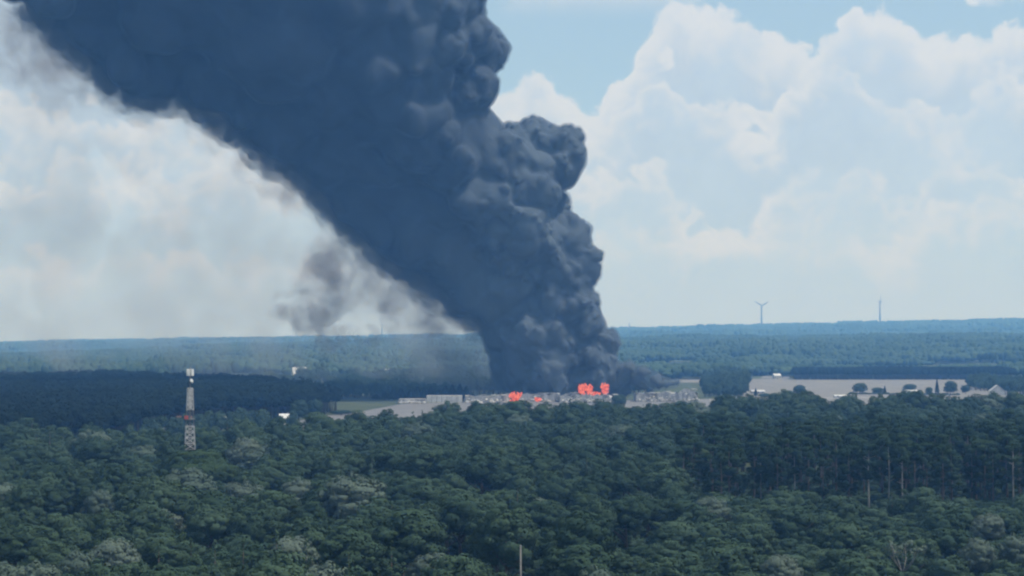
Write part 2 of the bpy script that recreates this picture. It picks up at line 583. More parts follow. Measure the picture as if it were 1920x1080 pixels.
def broadleaf(seed, H=18, R=4.6, lod=1.0, lobes=20, base=0.30, low=0.35):
    rng = np.random.default_rng(seed)
    cz = H * (base + (1 - base) * 0.48)
    hz = H * (1 - base) * 0.52
    C, Rr = [], []
    for i in range(lobes):                      # rounded masses, spread evenly round the crown, more of them above
        zt = 1 - (1 + low) * (i + .5) / lobes
        a = i * 2.39996 + rng.uniform(-.5, .5)
        q = math.sqrt(max(0, 1 - zt * zt))
        k = rng.uniform(0.55, 0.80)
        C.append(np.array([math.cos(a) * q * R * k, math.sin(a) * q * R * k, cz + zt * hz * k]))
        Rr.append(R * rng.uniform(0.27, 0.45))
    C.append(np.array([0, 0, cz])); Rr.append(R * 0.60)
    for i in range(int(lobes * 1.6)):           # little outlying sprays that break the outline
        d = sphere_dirs(rng, 1)[0]
        if d[2] < -0.2: d[2] *= -1
        k = rng.uniform(0.85, 1.02)
        C.append(np.array([d[0] * R * k, d[1] * R * k, cz + d[2] * hz * k * 0.95]))
        Rr.append(R * rng.uniform(0.09, 0.18))
    v, f, nv = crown_from_lobes(rng, C, Rr, 14.0 / lod ** 2, 0.31 * lod)
    tk = MB()
    r0 = 0.022 * H
    lean = rng.normal(size=2) * 0.3
    tk.tube([(0, 0, -0.3), (lean[0] * .3, lean[1] * .3, H * .2), (lean[0], lean[1], H * .45), (lean[0] * .6, lean[1] * .6, H * .72)], [r0 * 1.3, r0, r0 * .7, r0 * .25], 7)
    for i in range(6):
        a = rng.uniform(0, 6.28); z0 = H * rng.uniform(.28, .55); L = R * rng.uniform(.5, .8)
        tk.tube([(lean[0] * .6, lean[1] * .6, z0), (math.cos(a) * L * .5, math.sin(a) * L * .5, z0 + L * .45), (math.cos(a) * L, math.sin(a) * L, z0 + L * .9)], [r0 * .5, r0 * .3, r0 * .1], 5)
    return (v, f, nv), tk

def pointed(seed, H=17, R=2.6, lod=1.0):
    rng = np.random.default_rng(seed)
    C, Rr = [], []
    n = 26
    for i in range(n):
        t = (i + rng.uniform(0, 1)) / n
        z = H * (0.16 + 0.82 * t)
        rr = R * (1 - t) ** 0.72 * (0.55 + 0.45 * min(1, t * 5))
        a = i * 2.4 + rng.uniform(-.4, .4)
        k = rng.uniform(.4, .8)
        C.append(np.array([math.cos(a) * rr * k, math.sin(a) * rr * k, z])); Rr.append(max(0.3, rr * rng.uniform(.42, .62)))
    v, f, nv = crown_from_lobes(rng, C, Rr, 16.0 / lod ** 2, 0.28 * lod, squash=1.15)
    tk = MB()
    tk.tube([(0, 0, -0.3), (0, 0, H * .5), (0, 0, H * .94)], [0.02 * H, 0.012 * H, 0.02], 6)
    return (v, f, nv), tk

def pine(seed, H=26, R=3.0, lod=1.0, bare=0.58):
    rng = np.random.default_rng(seed)
    C, Rr = [], []
    for i in range(17):
        t = rng.uniform(0, 1)
        z = H * (bare + (0.97 - bare) * t)
        rr = R * (0.55 + 0.6 * math.sin(math.pi * min(1, t * .8 + .15)))
        a = rng.uniform(0, 6.28)
        C.append(np.array([math.cos(a) * rr * .62, math.sin(a) * rr * .62, z])); Rr.append(R * rng.uniform(.26, .46))
    C.append(np.array([0, 0, H * .95])); Rr.append(R * .42)
    v, f, nv = crown_from_lobes(rng, C, Rr, 14.0 / lod ** 2, 0.31 * lod, squash=0.75)
    tk = MB()
    b = rng.normal(size=2) * .35
    tk.tube([(0, 0, -0.3), (b[0] * .5, b[1] * .5, H * .33), (b[0], b[1], H * .62), (0, 0, H * .93)], [.34, .27, .2, .05], 8)
    for i in range(9):
        a = rng.uniform(0, 6.28); z0 = H * rng.uniform(bare - .08, .88); L = R * rng.uniform(.5, .9)
        tk.tube([(b[0] * .8, b[1] * .8, z0), (math.cos(a) * L, math.sin(a) * L, z0 + L * .35)], [.09, .03], 4)
    return (v, f, nv), tk

def conifer(seed, H=14, R=3.2, lod=1.6):
    """dark spruce with drooping tiers"""
    rng = np.random.default_rng(seed)
    Ps, Ns = [], []
    n = int(2600 / lod ** 2 * (H / 14))
    t = rng.random(n) ** 0.75
    tier = np.floor(t * 11) / 11
    z = H * (0.06 + 0.92 * (1 - (1 - t)))
    rr = R * (1 - t) ** 0.85 * (0.72 + 0.28 * (1 - (t * 11 % 1)))
    a = rng.uniform(0, 6.28, n)
    rr *= 1 + 0.18 * np.sin(a * 5 + tier * 40)
    k = 1 - 0.4 * rng.random(n) ** 2
    P = np.stack([np.cos(a) * rr * k, np.sin(a) * rr * k, z], -1)
    N = np.stack([np.cos(a), np.sin(a), np.full(n, .7)], -1) + rng.normal(size=(n, 3)) * .35
    N /= np.linalg.norm(N, axis=1, keepdims=True)
    v, f, nv = leaf_quads(rng, P, N, 0.5 * lod)
    tk = MB()
    tk.tube([(0, 0, -.3), (0, 0, H * .6), (0, 0, H * .95)], [.28, .15, .03], 6)
    return (v, f, nv), tk

def bare_limbs(seed, H=13):
    """a mostly bare, pale-limbed tree with a few sprays of leaves"""
    rng = np.random.default_rng(seed)
    tk = MB()
    tk.tube([(0, 0, -.3), (.2, .1, H * .3), (.1, 0, H * .45)], [.3, .24, .18], 7)
    tips = []
    for i in range(7):
        a = i * .9 + rng.uniform(-.3, .3); L = H * rng.uniform(.28, .42)
        p0 = np.array([.1, 0, H * rng.uniform(.3, .45)])
        p1 = p0 + np.array([math.cos(a) * L * .45, math.sin(a) * L * .45, L * .65])
        p2 = p1 + np.array([math.cos(a + .5) * L * .3, math.sin(a + .5) * L * .3, L * .6])
        tk.tube([p0, p1, p2], [.13, .09, .03], 5)
        for j in range(3):
            b = rng.uniform(0, 6.28)
            q = p1 + (p2 - p1) * rng.uniform(.1, .8)
            e = q + np.array([math.cos(b) * 1.2, math.sin(b) * 1.2, rng.uniform(.6, 1.5)])
            tk.tube([q, e], [.05, .015], 4)
            tips.append(e)
        tips.append(p2)
    C = [t_ for t_ in tips]; R = [rng.uniform(.35, .75) for _ in tips]
    v, f, nv = crown_from_lobes(rng, C, R, 6.0, .4)
    return (v, f, nv), tk

VAR = {}     # kind -> list of (crown mesh, trunk mesh, joined mesh, H, R)
def register(kind, maker, seeds, leaf, bark, H, R, **kw):
    VAR[kind] = []
    for s in seeds:
        (v, f, nv), tk = maker(s, H=H, R=R, **kw) if R is not None else maker(s, H=H, **kw)
        crown = mesh_np(kind + '_crown', v, f, M[leaf], normals=nv)
        trunk = tk.mesh(kind + '_trunk', M[bark], smooth=True)
        tv = np.concatenate(tk.v); tq = np.concatenate(tk.q); tt = np.concatenate(tk.t)
        jv = np.concatenate([v, tv])
        quads = np.concatenate([f, tq + len(v)])
        tris = tt + len(v)
        mi = np.concatenate([np.zeros(len(f)), np.ones(len(tq) + len(tris))])
        joined = mesh_np(kind + '_whole', jv, [quads, tris], [M[leaf], M[bark]], mi, normals=np.concatenate([nv, np.zeros_like(tv)]))
        VAR[kind].append((crown, trunk, joined, H))
register('broadleaf', broadleaf, range(11, 18), 'leaf', 'bark', 18, 4.9, lobes=15)
register('bushy', broadleaf, range(31, 34), 'leaf', 'bark', 12, 4.8, base=0.06, lobes=19, low=.85)
register('pale', broadleaf, range(41, 44), 'leaf_pale', 'bark', 15, 4.6, base=0.2, lobes=26)
register('yellow', broadleaf, range(51, 52), 'leaf_yellow', 'bark', 18, 8.0, base=0.15, lobes=34)
register('pointed', pointed, range(61, 65), 'leaf', 'bark', 17, 2.7)
register('pine', pine, range(71, 76), 'needle', 'bark_pale', 26, 3.2)
register('darkpine', pine, range(76, 79), 'needle', 'bark', 26, 3.4, bare=0.36)
register('conifer', conifer, range(81, 84), 'spruce', 'bark', 14, 3.4)
register('bare', bare_limbs, range(91, 92), 'leaf_pale', 'bark_pale', 13, None)
register('mid', broadleaf, range(101, 106), 'leaf', 'bark', 18, 5.4, lod=1.9, lobes=15, base=0.10, low=.7)
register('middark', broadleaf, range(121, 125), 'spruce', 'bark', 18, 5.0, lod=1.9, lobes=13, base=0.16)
register('midpine', pine, range(111, 114), 'needle', 'bark', 22, 3.0, lod=1.9, bare=0.45)

def place_tree(name, kind, i, loc, scale, rz, label, group, cat='tree'):
    cr, tr, _, H = VAR[kind][i % len(VAR[kind])]
    e = empty(name, loc, rz)
    e.scale = scale
    tag(e, label, cat, group)
    ob('trunk', tr, e)
    ob('crown', cr, e)
    return e

# ------------------------------------------------------------------ geometry-node scatter, for stuff only
def scatter(name, pts, rot, scl, pick, meshes, label, cat):
    """one object that carries an instance of one of MESHES at each point"""
    c = bpy.data.collections.new(name + '_source')
    for i, me in enumerate(meshes):
        c.objects.link(bpy.data.objects.new('%s_%02d' % (name, i), me))
    me = bpy.data.meshes.new(name)
    me.vertices.add(len(pts))
    me.vertices.foreach_set('co', np.asarray(pts, np.float32).ravel())
    a = me.attributes.new('turn', 'FLOAT_VECTOR', 'POINT')
    rr = np.zeros((len(pts), 3), np.float32); rr[:, 2] = rot
    a.data.foreach_set('vector', rr.ravel())
    a = me.attributes.new('size', 'FLOAT_VECTOR', 'POINT')
    a.data.foreach_set('vector', np.asarray(scl, np.float32).ravel())
    a = me.attributes.new('pick', 'INT', 'POINT')
    a.data.foreach_set('value', np.asarray(pick, np.int32))
    me.update()
    o = ob(name, me)
    tag(o, label, cat, kind='stuff')
    ng = bpy.data.node_groups.new(name + '_scatter', 'GeometryNodeTree')
    ng.interface.new_socket('Geometry', in_out='INPUT', socket_type='NodeSocketGeometry')
    ng.interface.new_socket('Geometry', in_out='OUTPUT', socket_type='NodeSocketGeometry')
    gi = ng.nodes.new('NodeGroupInput'); go = ng.nodes.new('NodeGroupOutput')
    ip = ng.nodes.new('GeometryNodeInstanceOnPoints')
    ci = ng.nodes.new('GeometryNodeCollectionInfo')
    ci.inputs['Collection'].default_value = c
    ci.inputs['Separate Children'].default_value = True
    ci.inputs['Reset Children'].default_value = True
    ip.inputs['Pick Instance'].default_value = True
    def attr(nm, typ):
        n = ng.nodes.new('GeometryNodeInputNamedAttribute')
        n.data_type = typ
        n.inputs['Name'].default_value = nm
        return n.outputs['Attribute']
    L = ng.links.new
    L(gi.outputs[0], ip.inputs['Points'])
    L(ci.outputs[0], ip.inputs['Instance'])
    L(attr('pick', 'INT'), ip.inputs['Instance Index'])
    er = ng.nodes.new('FunctionNodeEulerToRotation')
    L(attr('turn', 'FLOAT_VECTOR'), er.inputs[0])
    L(er.outputs[0], ip.inputs['Rotation'])
    L(attr('size', 'FLOAT_VECTOR'), ip.inputs['Scale'])
    L(ip.outputs[0], go.inputs[0])
    md = o.modifiers.new('scatter', 'NODES')
    md.node_group = ng
    return o

rng = np.random.default_rng(7)
def jgrid(x0, x1, y0, y1, s, jit=0.42):
    gx, gy = np.meshgrid(np.arange(x0, x1, s), np.arange(y0, y1, s))
    gx = gx + (np.arange(gx.shape[0]) % 2)[:, None] * s * .5
    p = np.stack([gx.ravel(), gy.ravel()], -1)
    return p + rng.uniform(-jit, jit, p.shape) * s

def wave(x, y, a, b=0.0):
    return (np.sin(x / a + 1.7 * np.sin(y / (a * 1.6) + b)) * np.sin(y / (a * .8) + 1.3 * np.sin(x / (a * 1.9) - b)) )

# ---- the wood below the camera
EDGE_X = [-200, 0, 450, 560, 650, 760, 880, 1000, 1130, 1200, 1320, 1400, 1920, 2200]
EDGE_D = [800, 800, 765, 765, 800, 930, 935, 955, 985, 985, 1010, 1060, 1085, 1085]
P = jgrid(-340, 340, 256, 1100, 11.0, .42)
px = col_of(P[:, 0], P[:, 1])
keep = (px > -90) & (px < 2010) & (P[:, 1] < np.interp(px, EDGE_X, EDGE_D))
P, px = P[keep], px[keep]
d = P[:, 1]
# canopy height: lower thicket before the pine stand, hollows elsewhere
right = sstep(1180, 1330, px)
H = 19.0 + 2.5 * wave(P[:, 0], P[:, 1], 31) + 2.0 * wave(P[:, 0] + 70, P[:, 1], 13, 1.0) - 9.5 * rng.random(len(P)) ** 1.2
H += np.interp(px, [500, 600, 720, 900, 960], [3.0, 4.0, 3.6, 3.2, 4.0]) * (1 + .5 * sstep(1300, 1500, px)) * sstep(-150, -20, P[:, 1] - np.interp(px, EDGE_X, EDGE_D))
thicket = right * (1 - sstep(515, 545, d))
H = H * (1 - thicket) + thicket * (13.0 + 2.0 * wave(P[:, 0], P[:, 1], 15, .4) - 6.5 * rng.random(len(P)) ** 1.2)
pinezone = (px > 1290 + 40 * np.sin(d / 20)) & (d > 548) & (d < 800)
lane = (np.abs(px - 1560) < 700) & (px > 1290) & (d > 536) & (d < 549)
spots = []        # hand-set trees: kind, column, row of the top, distance, height, name, label, group, width factor
def spot(*a):
    spots.append(a)
PALE = ('pale_tree', 'silvery pale green tree with rounded billowing crown amid the darker wood', 'silvery pale trees in the wood')
POINT = ('pointed_tree', 'slender tapering tree with a pointed tip rising from the wood', 'slender pointed trees in the wood')
PINE = ('pine_tree', 'tall pine with a bare straight trunk standing above the low thicket', 'pines of the tall stand')
DPINE = ('dark_pine_tree', 'dark shaggy pine with shaded trunk along the edge of the tall stand', 'dark pines at the edge of the stand')
BROAD = ('broadleaf_tree', 'dark green broadleaf tree in the close canopy of the wood', 'broadleaf trees of the wood')
BUSHY = ('low_broadleaf_tree', 'low bushy green tree of the thicket in front of the pine stand', 'low trees of the thicket')
for c, r in ((215, 1003), (150, 1028), (70, 1052), (8, 1046), (812, 1032), (1120, 1060), (1462, 1034), (1830, 1006), (1900, 1000), (1300, 800), (190, 915), (560, 895), (1850, 958)):
    spot('pale', c, r, PALE)
for c, r in ((520, 992), (458, 1004), (405, 1010), (360, 1003), (620, 985), (690, 1000), (735, 1012), (575, 1008), (655, 1022), (300, 1015), (1100, 850)):
    spot('pointed', c, r, POINT)
for c, r in ((1628, 830), (1664, 824), (1690, 834), (1898, 826), (1488, 838), (1426, 846)):
    spot('pine', c, r, PINE)
for c, r in ((1780, 850), (1545, 842), (1590, 838), (1735, 846), (1820, 838), (1860, 836), (1350, 846), (1385, 838), (1455, 832), (1515, 834), (1715, 828), (1765, 830), (1845, 824)):
    spot('darkpine', c, r, DPINE)
spot('yellow', 372, 842, ('yellow_green_tree', 'broad smooth domed yellow-green tree at the foot of the telecom mast', None))
spot('bare', 1690, 1008, ('bare_limbed_tree', 'sparse tree with pale bare forking limbs in the thicket', None))
nspec = 0
occ = []
for s in spots:
    kind, c, r = s[:3]
    name, label, group = s[3]
    Hs = {'pale': 15.5, 'pointed': 18.5, 'pine': 26.5, 'darkpine': 26, 'yellow': 19, 'bare': 12.5}[kind]
    if kind == 'pale' and c > 1380: Hs = 12.5
    Hs *= rng.uniform(.95, 1.05)
    k = (CAM_Z - Hs) * F / (r - EYE)
    x = (c - 960) / F * k
    if kind in ('pine', 'darkpine'):                     # the stand's front row: trunks stand on the level ground behind the thicket
        k = rng.uniform(548, 562); x = (c - 960) / F * k
        Hs = CAM_Z - (r - EYE) / F * k
    base = VAR[kind][0][3]
    w = {'pale': 1.0, 'pointed': 1.0, 'pine': .95, 'darkpine': 1.0, 'yellow': 1.35, 'bare': 1.0}[kind] * rng.uniform(.9, 1.1)
    place_tree(name, kind, nspec, (x, k, 0), (Hs / base * w, Hs / base * w, Hs / base), rng.uniform(0, 6.28), label, group)
    nspec += 1
    occ.append((x, k, {'yellow': 9.5, 'pale': 4.2, 'pointed': 2.6, 'pine': 2.6, 'darkpine': 2.2, 'bare': 3.4}[kind]))
# an oval clearing margin round the mast and the lane before the pines stay free
occ.append(((357 - 960) / F * 645, 645, 4.0))
ok = np.ones(len(P), bool)
H = np.where(lane, 6.5 + 2.5 * rng.random(len(P)), H)
for x, y, r in occ:
    ok &= (P[:, 0] - x) ** 2 + (P[:, 1] - y) ** 2 > r * r
# nothing between the camera and the bare-limbed tree, the pole or the mast foot that would hide them
POLE = (976, 1020)
pole_d = 300.0
ok &= ~((np.abs(px - 976) < 22) & (d < pole_d + 3))
ok &= ~((np.abs(px - 1690) < 45) & (d < occ[-2][1] - 1) )
# trees standing before a taller or paler one are lower than it, and some hollows hold only young growth
def cap(mask, row):
    H[mask] = np.minimum(H[mask], CAM_Z - (row - EYE) / F * d[mask])
for o_, sp_ in zip(occ, spots):
    if sp_[0] in ('pine', 'darkpine'):
        continue
    half = {'yellow': 95, 'pale': 42, 'pointed': 26, 'bare': 40}[sp_[0]]
    cap((np.abs(px - sp_[1]) < half) & (d < o_[1]) & (d > o_[1] - 70), sp_[2] + {'yellow': 60, 'pale': 45, 'pointed': 40, 'bare': 60}[sp_[0]])
cap((np.abs(px - 357) < 22) & (d < 645), 846)
row_ = EYE + (CAM_Z - H) / d * F
for c0, r0, hw, hh in ((35, 1030, 60, 34), (830, 985, 70, 40), (1490, 985, 70, 30), (1830, 970, 60, 24), (960, 1030, 70, 40), (380, 985, 60, 22), (1180, 990, 60, 30), (120, 925, 60, 18), (690, 905, 60, 16), (1210, 890, 50, 16)):
    H[((px - c0) / hw) ** 2 + ((row_ - r0) / hh) ** 2 < 1] *= .45
P, px, d, H, pinezone, thicket = P[ok], px[ok], d[ok], H[ok], pinezone[ok], thicket[ok]
inview = (px > -25) & (px < 1945)
top_row = EYE + (CAM_Z - H) / d * F
skyline = np.full(2200, 1100.0)          # lowest row still open above the nearer crowns, column by column
shown = np.zeros(len(P), bool)
for i in np.argsort(d):
    w = 3.6 / d[i] * F
    a, b = int(np.clip(px[i] - w + 120, 0, 2199)), int(np.clip(px[i] + w + 121, 1, 2200))
    shown[i] = inview[i] and (skyline[a:b] - top_row[i]).max() > 14
    m = int((a + b) / 2); q = max(1, (b - a) // 4)
    skyline[m - q:m + q] = np.minimum(skyline[m - q:m + q], top_row[i])
order = np.argsort(d + 1e6 * ~shown)
NBROAD = 275
single = np.zeros(len(P), bool); single[order[:NBROAD]] = True
marks = [(o_[0], o_[1], 0, {'pale': 'beside a silvery pale tree', 'pointed': 'beside a slender pointed tree', 'pine': 'at the foot of the bare-trunked pines',
          'darkpine': 'at the edge of the dark pines', 'yellow': 'beside the domed yellow-green tree', 'bare': 'beside the bare-limbed tree'}[sp_[0]]) for o_, sp_ in zip(occ, spots)]
marks.append(((976 - 960) / F * pole_d, pole_d, 0, 'beside the thin pale pole'))
S_pts, S_rot, S_scl, S_pick = [], [], [], []
src = [v[2] for v in VAR['broadleaf']] + [v[2] for v in VAR['bushy']] + [v[2] for v in VAR['pointed']] + [v[2] for v in VAR['darkpine']] + [v[2] for v in VAR['pale']]
base_i = {'broadleaf': 0, 'bushy': 7, 'pointed': 10, 'darkpine': 14, 'pale': 17}
for i in range(len(P)):
    x, y = P[i]
    kind = 'broadleaf'
    if thicket[i] > .5: kind = 'bushy'
    if pinezone[i]: kind = 'darkpine'
    elif rng.random() < (.12 if thicket[i] < .5 else .03): kind = 'pointed'
    elif rng.random() < .035: kind = 'pale'
    Hh = H[i]
    if kind == 'darkpine': Hh = 24.5 + rng.normal() * 1.8 - 3.5 * sstep(620, 800, d[i])
    base = VAR[kind][0][3]
    s = Hh / base
    w = s * rng.uniform(1.0, 1.45)
    if kind in ('darkpine', 'pointed'): w = s * rng.uniform(.95, 1.35)
    if kind in ('broadleaf', 'bushy'): w = max(w, .95)
    j = int(rng.integers(0, 99))
    if single[i]:
        name, label, group = {'broadleaf': BROAD, 'bushy': BUSHY, 'pointed': POINT, 'pale': PALE, 'darkpine': DPINE}[kind]
        if kind in ('broadleaf', 'bushy'):
            size = 'low' if s < .78 else ('tall' if s > 1.02 else 'middling')
            if w > 1.3 and size != 'low': size = 'broad spreading'
            near = min(((math.hypot(x - q[0], y - q[1]), q[3]) for q in marks), default=(99, ''))
            where = near[1] if near[0] < 13 else ('in the low thicket before the pine stand' if kind == 'bushy' else 'in the close canopy of the wood')
            label = '%s %s %s' % (size, 'bushy thicket tree' if kind == 'bushy' else 'dark green broadleaf tree', where)
        place_tree(name, kind, j, (x, y, 0), (w, w, s), rng.uniform(0, 6.28), label, group)
    else:
        n = len(VAR[kind])
        S_pts.append((x, y, 0)); S_rot.append(rng.uniform(0, 6.28)); S_scl.append((w, w, s)); S_pick.append(base_i[kind] + j % n)
# young growth under the whole near wood
yg = jgrid(-180, 180, 250, 700, 7.5)
yc = col_of(yg[:, 0], yg[:, 1])
for x, y in yg[(yc > -90) & (yc < 2010)]:
    if min(math.hypot(x - o_[0], y - o_[1]) for o_ in occ[-1:]) < 4 or abs(col_of(x, y) - 976) < 25 and y < pole_d + 3:
        continue
    s = rng.uniform(3.5, 7.0) / 12
    w = s * rng.uniform(1.2, 1.8)
    S_pts.append((x, y, 0)); S_rot.append(rng.uniform(0, 6.28)); S_scl.append((w, w, s)); S_pick.append(base_i['bushy'] + int(rng.integers(0, 3)))
# undergrowth between the pine stems
ug = jgrid(20, 200, 546, 660, 5.5)
uc = col_of(ug[:, 0], ug[:, 1])
for x, y in ug[(uc > 1285) & (uc < 2010)]:
    s = rng.uniform(4.5, 8.5) / 12
    w = s * rng.uniform(1.0, 1.5)
    S_pts.append((x, y, 0)); S_rot.append(rng.uniform(0, 6.28)); S_scl.append((w, w, s)); S_pick.append(base_i['bushy'] + int(rng.integers(0, 3)))
scatter('woodland', S_pts, S_rot, S_scl, S_pick, src, 'dense green wood spreading from the thicket to the open plain', 'woodland')

# ---- woods of the middle distance
def wood(name, region, spacing, hmean, hvar, label, kinds=('mid',), zfun=None, wscale=1.0):
    x0, x1, y0, y1, test = region
    p = jgrid(x0, x1, y0, y1, spacing)
    c = col_of(p[:, 0], p[:, 1])
    k = test(c, p[:, 1], p[:, 0]) & (c > -120) & (c < 2040)
    p = p[k]
    n = len(p)
    meshes, heights = [], []
    for kd in kinds:
        for v in VAR[kd]:
            meshes.append(v[2]); heights.append(v[3])
    pick = rng.integers(0, len(meshes), n)
    h = hmean + hvar * wave(p[:, 0], p[:, 1], 40, .7) + rng.normal(size=n) * hvar * .6
    s = h / np.array(heights)[pick]
    w = s * rng.uniform(.85, 1.2, n) * wscale
    z = terrain(p[:, 0], p[:, 1])
    return scatter(name, np.stack([p[:, 0], p[:, 1], z], -1), rng.uniform(0, 6.28, n), np.stack([w, w, s], -1), pick, meshes, label, 'wood')

DARK_X = [-200, 0, 200, 300, 420, 540, 600, 640]
DARK_N = [840, 850, 930, 1130, 1230, 1270, 1300, 1400]
DARK_F = [1950, 1930, 1900, 1850, 1780, 1600, 1420, 1400]
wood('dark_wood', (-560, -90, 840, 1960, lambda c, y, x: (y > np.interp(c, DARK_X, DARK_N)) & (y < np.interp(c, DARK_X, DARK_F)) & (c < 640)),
     7.2, 20, 1.6, 'dark blue-green wood spreading behind the telecom mast', kinds=('middark',))  # shadow of the plume put in as darker leaf colour
# scattered gardens and copses round the cottages
wood('village_trees', (-260, -80, 790, 1270, lambda c, y, x: (c > 150) & (c < 560) & (y < np.interp(c, DARK_X, DARK_N)) & (y > 815) &
     (wave(x, y, 9, 2.0) > -.05) & ~((c > 500) & (y > 1120))), 8.5, 8.5, 2.0, 'scattered garden trees between the cottages and the wood')
# wooded country beyond the yard, left and middle
wood('plain_copses', (-420, 330, 1640, 2560, lambda c, y, x: (c > 470) & (c < 1400) & (wave(x, y, 46, .3) > np.where(c < 720, .12, -.2)) & ~((c > 1225) & (c < 1345) & (y < 2560)) &
     ~((c > 425) & (c < 560) & (y > 2250)) & (y > np.interp(c, DARK_X, DARK_F)) & (y > np.where(c > 880, 1800, 1660))), 9.0, 13, 3.5, 'broken copses across the plain behind the burning works')
wood('field_edge_wood', (150, 640, 2380, 2560, lambda c, y, x: (c > 1488) & (y > 2425) & (y < 2530)), 6.5, 15.5, .8, 'level dark belt of trees along the top of the stubble field', kinds=('middark',))
wood('farm_trees', (370, 560, 1690, 2240, lambda c, y, x: (c > 1815) & (y > 1740 + (1905 - np.minimum(c, 1905)) * 2.5) & (wave(x, y, 14, 1.1) > -.3)), 8.0, 11, 3, 'loose clump of trees round the farm beside the stubble field')
wood('hedge_trees', (170, 360, 1700, 2400, lambda c, y, x: (c > 1318) & (c < 1392 + 6 * np.sin(y / 40)) & (y > 1700) & (wave(x, y, 20, .1) > -.5)), 7.5, 8.5, 3, 'dark copse between the ruined hall and the stubble field')

# ---- wooded hills: patches of small tree crowns
def patch(seed, size=60, n=52, conif=0.06):
    r = np.random.default_rng(seed)
    bm = bmesh.new()
    bmesh.ops.create_icosphere(bm, subdivisions=2, radius=1)
    iv = np.array([v.co[:] for v in bm.verts]); it = np.array([[v.index for v in f.verts] for f in bm.faces])
    bm.free()
    V, T = [], []
    o = 0
    for i in range(n):
        x, y = r.uniform(-size / 2, size / 2, 2)
        h = r.uniform(12, 19); R = r.uniform(4.2, 7.2)
        j = 1 + .34 * (r.random(len(iv)) - .5)
        if r.random() < conif:
            v = iv.copy(); tt = (v[:, 2] + 1) / 2
            k = (1 - tt) ** .7 * 1.25
            v = np.stack([v[:, 0] * k * R * .62 * j, v[:, 1] * k * R * .62 * j, tt * h * 1.12], -1)
        else:
            v = np.stack([iv[:, 0] * R * j, iv[:, 1] * R * j, h * .66 + iv[:, 2] * h * .34 * j], -1)
        v = v + np.array([x, y, 0])
        V.append(v); T.append(it + o); o += len(iv)
    return mesh_np('hill_patch', np.concatenate(V), np.concatenate(T), M['leaf'], smooth=True)
patches = [patch(s) for s in (1, 2, 3, 4)]

def hills(name, y0, y1, spacing, scale, test, label, hs=(0.8, 1.25)):
    p = jgrid(-y1 * .3, y1 * .3, y0, y1, spacing)
    c = col_of(p[:, 0], p[:, 1])
    k = (c > -120) & (c < 2040) & test(c, p[:, 1], p[:, 0])
    p = p[k]
    n = len(p)
    z = terrain(p[:, 0], p[:, 1])
    s = np.full(n, scale) * rng.uniform(.9, 1.1, n)
    hz = rng.uniform(hs[0], hs[1], n) * (1 + .25 * wave(p[:, 0], p[:, 1], 150, .2))
    return scatter(name, np.stack([p[:, 0], p[:, 1], z - .5], -1), rng.integers(0, 4, n) * math.pi / 2 + rng.uniform(-.3, .3, n),
                   np.stack([s, s, hz], -1), rng.integers(0, 4, n), patches, label, 'wood')
def not_fields(c, y, x):
    f1 = (c > 425) & (c < 560) & (y < 2600)
    f2 = (c > 1480) & (y > 2700) & (y < 2990)
    f3 = (c > 1410) & (c < 1495) & (y < 2660)
    f4 = (c > 590) & (c < 905) & (y > 3040) & (y < 3380)
    f5 = (c > 1170) & (c < 1410) & (y > 2920) & (y < 3270)
    f6 = (c > 50) & (c < 340) & (y > 2980) & (y < 3330)
    return ~(f1 | f2 | f3 | f4 | f5 | f6)
hills('wooded_plain', 2430, 4300, 55, 1.0, lambda c, y, x: not_fields(c, y, x) & (wave(x, y, 120, .9) > -.62) & ((c < 1480) | (y > 2560)),
      'blue wooded country stretching from the plain to the low ridge')
hills('wooded_ridge', 4300, 6600, 58, 1.1, lambda c, y, x: wave(x, y, 210, .4) > -.75, 'hazy wooded ridge behind the plain')
hills('far_hills', 6600, 11200, 95, 1.8, lambda c, y, x: y > 0, 'pale blue wooded hills along the horizon', (0.5, 1.9))

